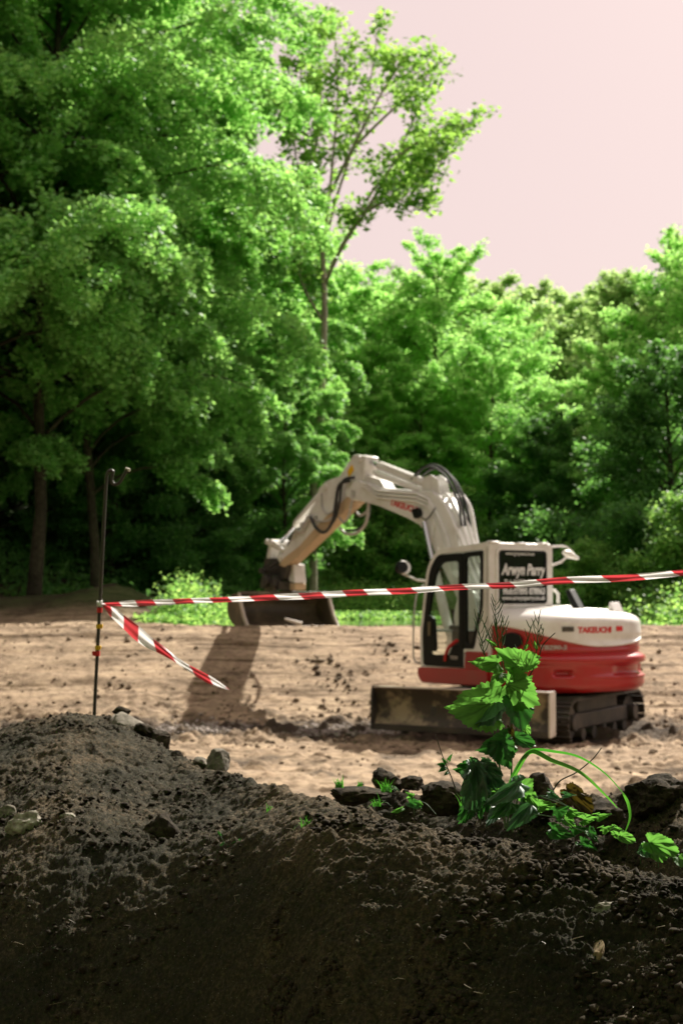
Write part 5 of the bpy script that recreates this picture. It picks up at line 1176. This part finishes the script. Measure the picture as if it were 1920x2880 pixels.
for a in [(1468, 2195, 2.55, 1352, 2268, 2.5, 66, 'greyleaf', 31, .3, .25, .07, 'nettle', 'leaf', .9), (1450, 2230, 2.57, 1500, 2190, 2.56, 64, 'mustard', 32, -.2, .25, .06, 'mustard', 'leaf', .2),
          (1440, 2250, 2.55, 1372, 2305, 2.5, 60, 'shadeleaf', 33, .2, .2, .07, 'nettle', 'leaf', .9), (1500, 2250, 2.58, 1420, 2340, 2.54, 70, 'greyleaf', 34, .2, .2, .08, 'nettle', 'leaf', .1),
          (1480, 2230, 2.57, 1516, 2275, 2.55, 40, 'mustard', 35, .2, .2, .06, 'nettle', 'leaf', .3), (1400, 2270, 2.58, 1365, 2325, 2.53, 44, 'greyleaf', 36, .2, .2, .06, 'nettle', 'leaf', .3),
          (1420, 2225, 2.58, 1370, 2215, 2.56, 36, 'mustard', 37, .2, .2, .06, 'nettle', 'leaf', .3)]: leaf_obj(nt_, *a)
vi = empty('creeping_nettle', tuple(at(1600, 2370, 2.52))); tag(vi, 'creeping row of jagged leaves trailing right along the mound crest', 'plant')
stems(vi, [([(1500, 2290, 2.56), (1560, 2300, 2.53), (1620, 2330, 2.5), (1700, 2360, 2.48)], .0012), ([(1520, 2240, 2.56), (1580, 2262, 2.54), (1660, 2300, 2.52)], .001)], 'stem')
rg2 = random.Random(77)
for i, (u_, y_, w_, m_) in enumerate([(1560, 2235, 30, 'greyleaf'), (1600, 2245, 26, 'greyleaf'), (1530, 2275, 44, 'mustard'), (1570, 2290, 46, 'shadeleaf'), (1612, 2285, 34, 'mustard'), (1650, 2315, 42, 'mustard'), (1690, 2300, 36, 'mustard'), (1620, 2330, 40, 'shadeleaf'), (1665, 2345, 36, 'shadeleaf'), (1705, 2335, 30, 'mustard'), (1560, 2340, 70, 'shadeleaf'), (1640, 2380, 52, 'shadeleaf'), (1595, 2310, 44, 'mustard'), (1740, 2335, 22, 'mustard')]):
    an = rg2.uniform(-.6, 1.0); leaf_obj(vi, u_ - 14, y_ - 8, 2.54, u_ + math.cos(an) * w_ * .8, y_ + math.sin(an) * w_ * .8, 2.50, w_ * rg2.uniform(.7, 1.0), m_, 200 + i, rg2.uniform(-.7, .7), .3, .09, 'nettle', 'leaf', rg2.random())
yl = empty('yellowed_plant', tuple(at(1620, 2330, 2.75))); tag(yl, 'withering yellow brown leaf standing behind the creeping leaves', 'plant')
stems(yl, [([(1615, 2340, 2.75), (1610, 2290, 2.74), (1600, 2250, 2.73)], .001)], 'darkstem')
leaf_obj(yl, 1592, 2225, 2.74, 1665, 2290, 2.72, 62, 'yellowleaf', 91, .3, .3, .14, 'kidney', 'leaf', .2); leaf_obj(yl, 1610, 2240, 2.76, 1560, 2262, 2.74, 40, 'yellowleaf', 92, .3, .3, .12, 'kidney', 'leaf', .9)
cf = empty('coltsfoot', tuple(at(1850, 2440, 2.42))); tag(cf, 'rounded bright leaf clump low at the right edge of the crest', 'plant')
stems(cf, [([(1850, 2440, 2.42), (1846, 2410, 2.41), (1830, 2370, 2.4)], .001), ([(1800, 2430, 2.44), (1800, 2400, 2.42)], .0008)], 'stem')
for a in [(1822, 2368, 2.40, 1908, 2402, 2.36, 64, 'mustard', 41, .2, .2, .07, 'kidney', 'leaf', .2), (1835, 2380, 2.42, 1872, 2420, 2.38, 50, 'mustard', 42, -.3, .2, .07, 'kidney', 'leaf', .1), (1812, 2375, 2.44, 1795, 2402, 2.42, 26, 'shadeleaf', 43, .3, .2, .06, 'kidney', 'leaf', .6), (1800, 2395, 2.43, 1828, 2412, 2.4, 26, 'shadeleaf', 46, .3, .2, .06, 'kidney', 'leaf', .3), (1905, 2410, 2.40, 1925, 2440, 2.38, 40, 'mustard', 47, .3, .2, .06, 'kidney', 'leaf', .1)]: leaf_obj(cf, *a)
cf2 = empty('coltsfoot', tuple(at(1762, 2385, 2.48))); tag(cf2, 'single small round bright leaf left of the rounded clump', 'plant')
stems(cf2, [([(1762, 2390, 2.48), (1762, 2365, 2.47)], .0008)], 'stem'); leaf_obj(cf2, 1744, 2352, 2.47, 1786, 2368, 2.45, 34, 'mustard', 44, .2, .2, .06, 'kidney', 'leaf', .9); leaf_obj(cf2, 1738, 2350, 2.48, 1716, 2338, 2.47, 20, 'mustard', 45, .2, .2, .06, 'kidney', 'leaf', .6)
sg = empty('young_sprig', tuple(at(1290, 2260, 2.7))); tag(sg, 'thin sprig with a bare upright stalk left of the crinkled leaves', 'plant')
stems(sg, [([(1292, 2260, 2.7), (1270, 2190, 2.69), (1245, 2130, 2.68), (1224, 2066, 2.67)], .0013), ([(1280, 2215, 2.69), (1255, 2160, 2.68), (1235, 2150, 2.68)], .0008)], 'darkstem')
for i, (a0, b0, a1, b1, w) in enumerate([(1252, 2150, 1226, 2148, 18), (1250, 2155, 1232, 2172, 18), (1262, 2140, 1272, 2118, 12), (1256, 2145, 1240, 2130, 12), (1258, 2170, 1246, 2182, 12)]): leaf_obj(sg, a0, b0, 2.68, a1, b1, 2.67, w, 'shadeleaf', 300 + i, .3, .3, .08, 'nettle', 'leaf', .6)
ml = empty('seedling', tuple(at(1165, 2290, 2.9))); tag(ml, 'small green seedling on the crest left of the crinkled plant', 'plant')
stems(ml, [([(1165, 2290, 2.9), (1160, 2260, 2.9), (1150, 2238, 2.9)], .0008), ([(1225, 2290, 2.85), (1200, 2262, 2.86), (1178, 2252, 2.87)], .0006)], 'stem')
for i, (a0, b0, a1, b1, w) in enumerate([(1150, 2258, 1184, 2272, 30), (1160, 2236, 1140, 2228, 12), (1178, 2256, 1188, 2264, 8), (1130, 2272, 1100, 2285, 14), (1150, 2245, 1166, 2232, 10)]): leaf_obj(ml, a0, b0, 2.88, a1, b1, 2.86, w, 'mustard' if i else 'shadeleaf', 320 + i, .3, .3, .06, 'kidney', 'leaf', .6)
# arching grass
ag = empty('arching_grass', tuple(at(1420, 2250, 2.6))); tag(ag, 'long grass blades bending over to the right of the plants', 'grass plant')
def grass_blade(parent, pts, w, name='grass_leaf', mat='blade_grass', roll=.5, tone=.5):
    inv = Vector(parent.location) if parent else Vector(); P = smooth_path([tuple(at(*p)) for p in pts], 8); V = []; Fc = []; n = len(P)
    for i, p in enumerate(P):
        d = (P[min(i + 1, n - 1)] - P[max(i - 1, 0)]).normalized(); sd = d.cross(Vector((0, 1, 0))).normalized(); t = i / (n - 1); ww = w * (min(1, .35 + t * 3)) * (1 - max(0, t - .45) / .55) ** .8 + .0003
        up_ = d.cross(sd); s2 = sd * math.cos(roll) + up_ * math.sin(roll)
        V += [tuple(p + s2 * ww - inv), tuple(p + up_ * ww * .35 - inv), tuple(p - s2 * ww - inv)]
    for i in range(n - 1): Fc += [(3 * i, 3 * i + 1, 3 * i + 4, 3 * i + 3), (3 * i + 1, 3 * i + 2, 3 * i + 5, 3 * i + 4)]
    return mesh_np(name, V, Fc, M[mat], parent, smooth=True, attrs={'tone': ('FACE', [tone] * len(Fc))})
grass_blade(ag, [(1418, 2240, 2.6), (1445, 2170, 2.59), (1490, 2112, 2.58), (1560, 2114, 2.57), (1630, 2130, 2.56), (1700, 2175, 2.55), (1755, 2235, 2.54)], .0042, roll=.9, tone=.2)
grass_blade(ag, [(1425, 2240, 2.6), (1455, 2165, 2.59), (1492, 2114, 2.58), (1550, 2138, 2.56), (1630, 2172, 2.54), (1700, 2235, 2.52), (1737, 2275, 2.52)], .0040, roll=.3, tone=1)
grass_blade(ag, [(1750, 2230, 2.54), (1765, 2260, 2.54), (1770, 2300, 2.53), (1754, 2346, 2.52)], .0024, roll=.3, tone=.9)
tw_ = empty('twig', tuple(at(1560, 2215, 2.9))); tag(tw_, 'thin dark bent twig rising behind the arching grass', 'twig'); stems(tw_, [([(1555, 2222, 2.9), (1575, 2195, 2.9), (1620, 2172, 2.9), (1665, 2135, 2.9), (1690, 2103, 2.9)], .0016)], 'darkstem')
def tuft(u, y, D, n, l, seed, label, name='grass_tuft', mat='blade_grass', spread=1.0):
    rg = random.Random(seed); c = at(u, y, D); o = empty(name, tuple(c)); tag(o, label, 'grass tuft'); V = []; Fc = []
    for i in range(n):
        a = rg.uniform(0, 6.28); t = rg.uniform(.1, 1.1) * spread; L_ = l * rg.uniform(.5, 1.1); b = Vector((rg.uniform(-.3, .3) * l, rg.uniform(-.2, .2) * l, 0)); k0 = len(V); w = .0013
        for q in range(5):
            s = q / 4; p = b + Vector((math.cos(a) * math.sin(t * s), math.sin(a) * math.sin(t * s) * .6, math.cos(t * s * 1.2))) * L_ * s; sd = Vector((-math.sin(a) * .3 + .8, math.cos(a) * .5, 0)).normalized() * w * (1 - s * .9)
            V += [tuple(p + sd), tuple(p - sd)]
        for q in range(4): Fc.append((k0 + 2 * q, k0 + 2 * q + 1, k0 + 2 * q + 3, k0 + 2 * q + 2))
    mesh_np('blades', V, Fc, M[mat], o, attrs={'tone': ('FACE', [rg.random() for _ in Fc])}); return o
tuft(955, 2215, 3.35, 34, .032, 1, 'bright short grass tuft at the left end of the flat clod'); tuft(1010, 2212, 3.35, 16, .02, 2, 'tiny grass tuft in the middle of the flat clod')
tuft(1085, 2228, 3.3, 44, .036, 3, 'spiky grass tuft below the peaked clod', spread=1.3); tuft(1060, 2268, 3.0, 16, .03, 4, 'thin grass tuft in front of the flat clod', spread=1.4); tuft(1310, 2285, 2.66, 22, .04, 5, 'pale grass tuft beside the crinkled leaves', spread=.8)
p_ = on_mound(762, 2292); tuft(762, 2292, p_.y, 18, .03, 6, 'sparse grass tuft lying on the bare crest soil', spread=1.4); p_ = on_mound(860, 2330); tuft(860, 2330, p_.y, 14, .03, 7, 'flattened dry grass wisp right of the sparse tuft', mat='blade_grass', spread=1.7)
sd_ = empty('sprout', tuple(on_mound(650, 2385))); tag(sd_, 'small trailing sprout in the slope under the crest', 'plant'); pd = on_mound(650, 2385).y
stems(sd_, [([(690, 2400, pd - .02), (650, 2385, pd - .02), (625, 2360, pd - .02), (622, 2335, pd)], .0006), ([(690, 2385, pd - .02), (640, 2402, pd - .02), (600, 2440, pd - .03)], .0004)], 'stem')
for i, (a0, b0, a1, b1) in enumerate([(622, 2350, 612, 2336), (630, 2368, 618, 2380), (650, 2378, 668, 2366), (662, 2390, 680, 2384), (640, 2380, 650, 2396), (670, 2370, 676, 2358)]): leaf_obj(sd_, a0, b0, pd - .02, a1, b1, pd - .025, 7, 'shadeleaf', 340 + i, .3, .3, .05, 'dock', 'leaf', .8)
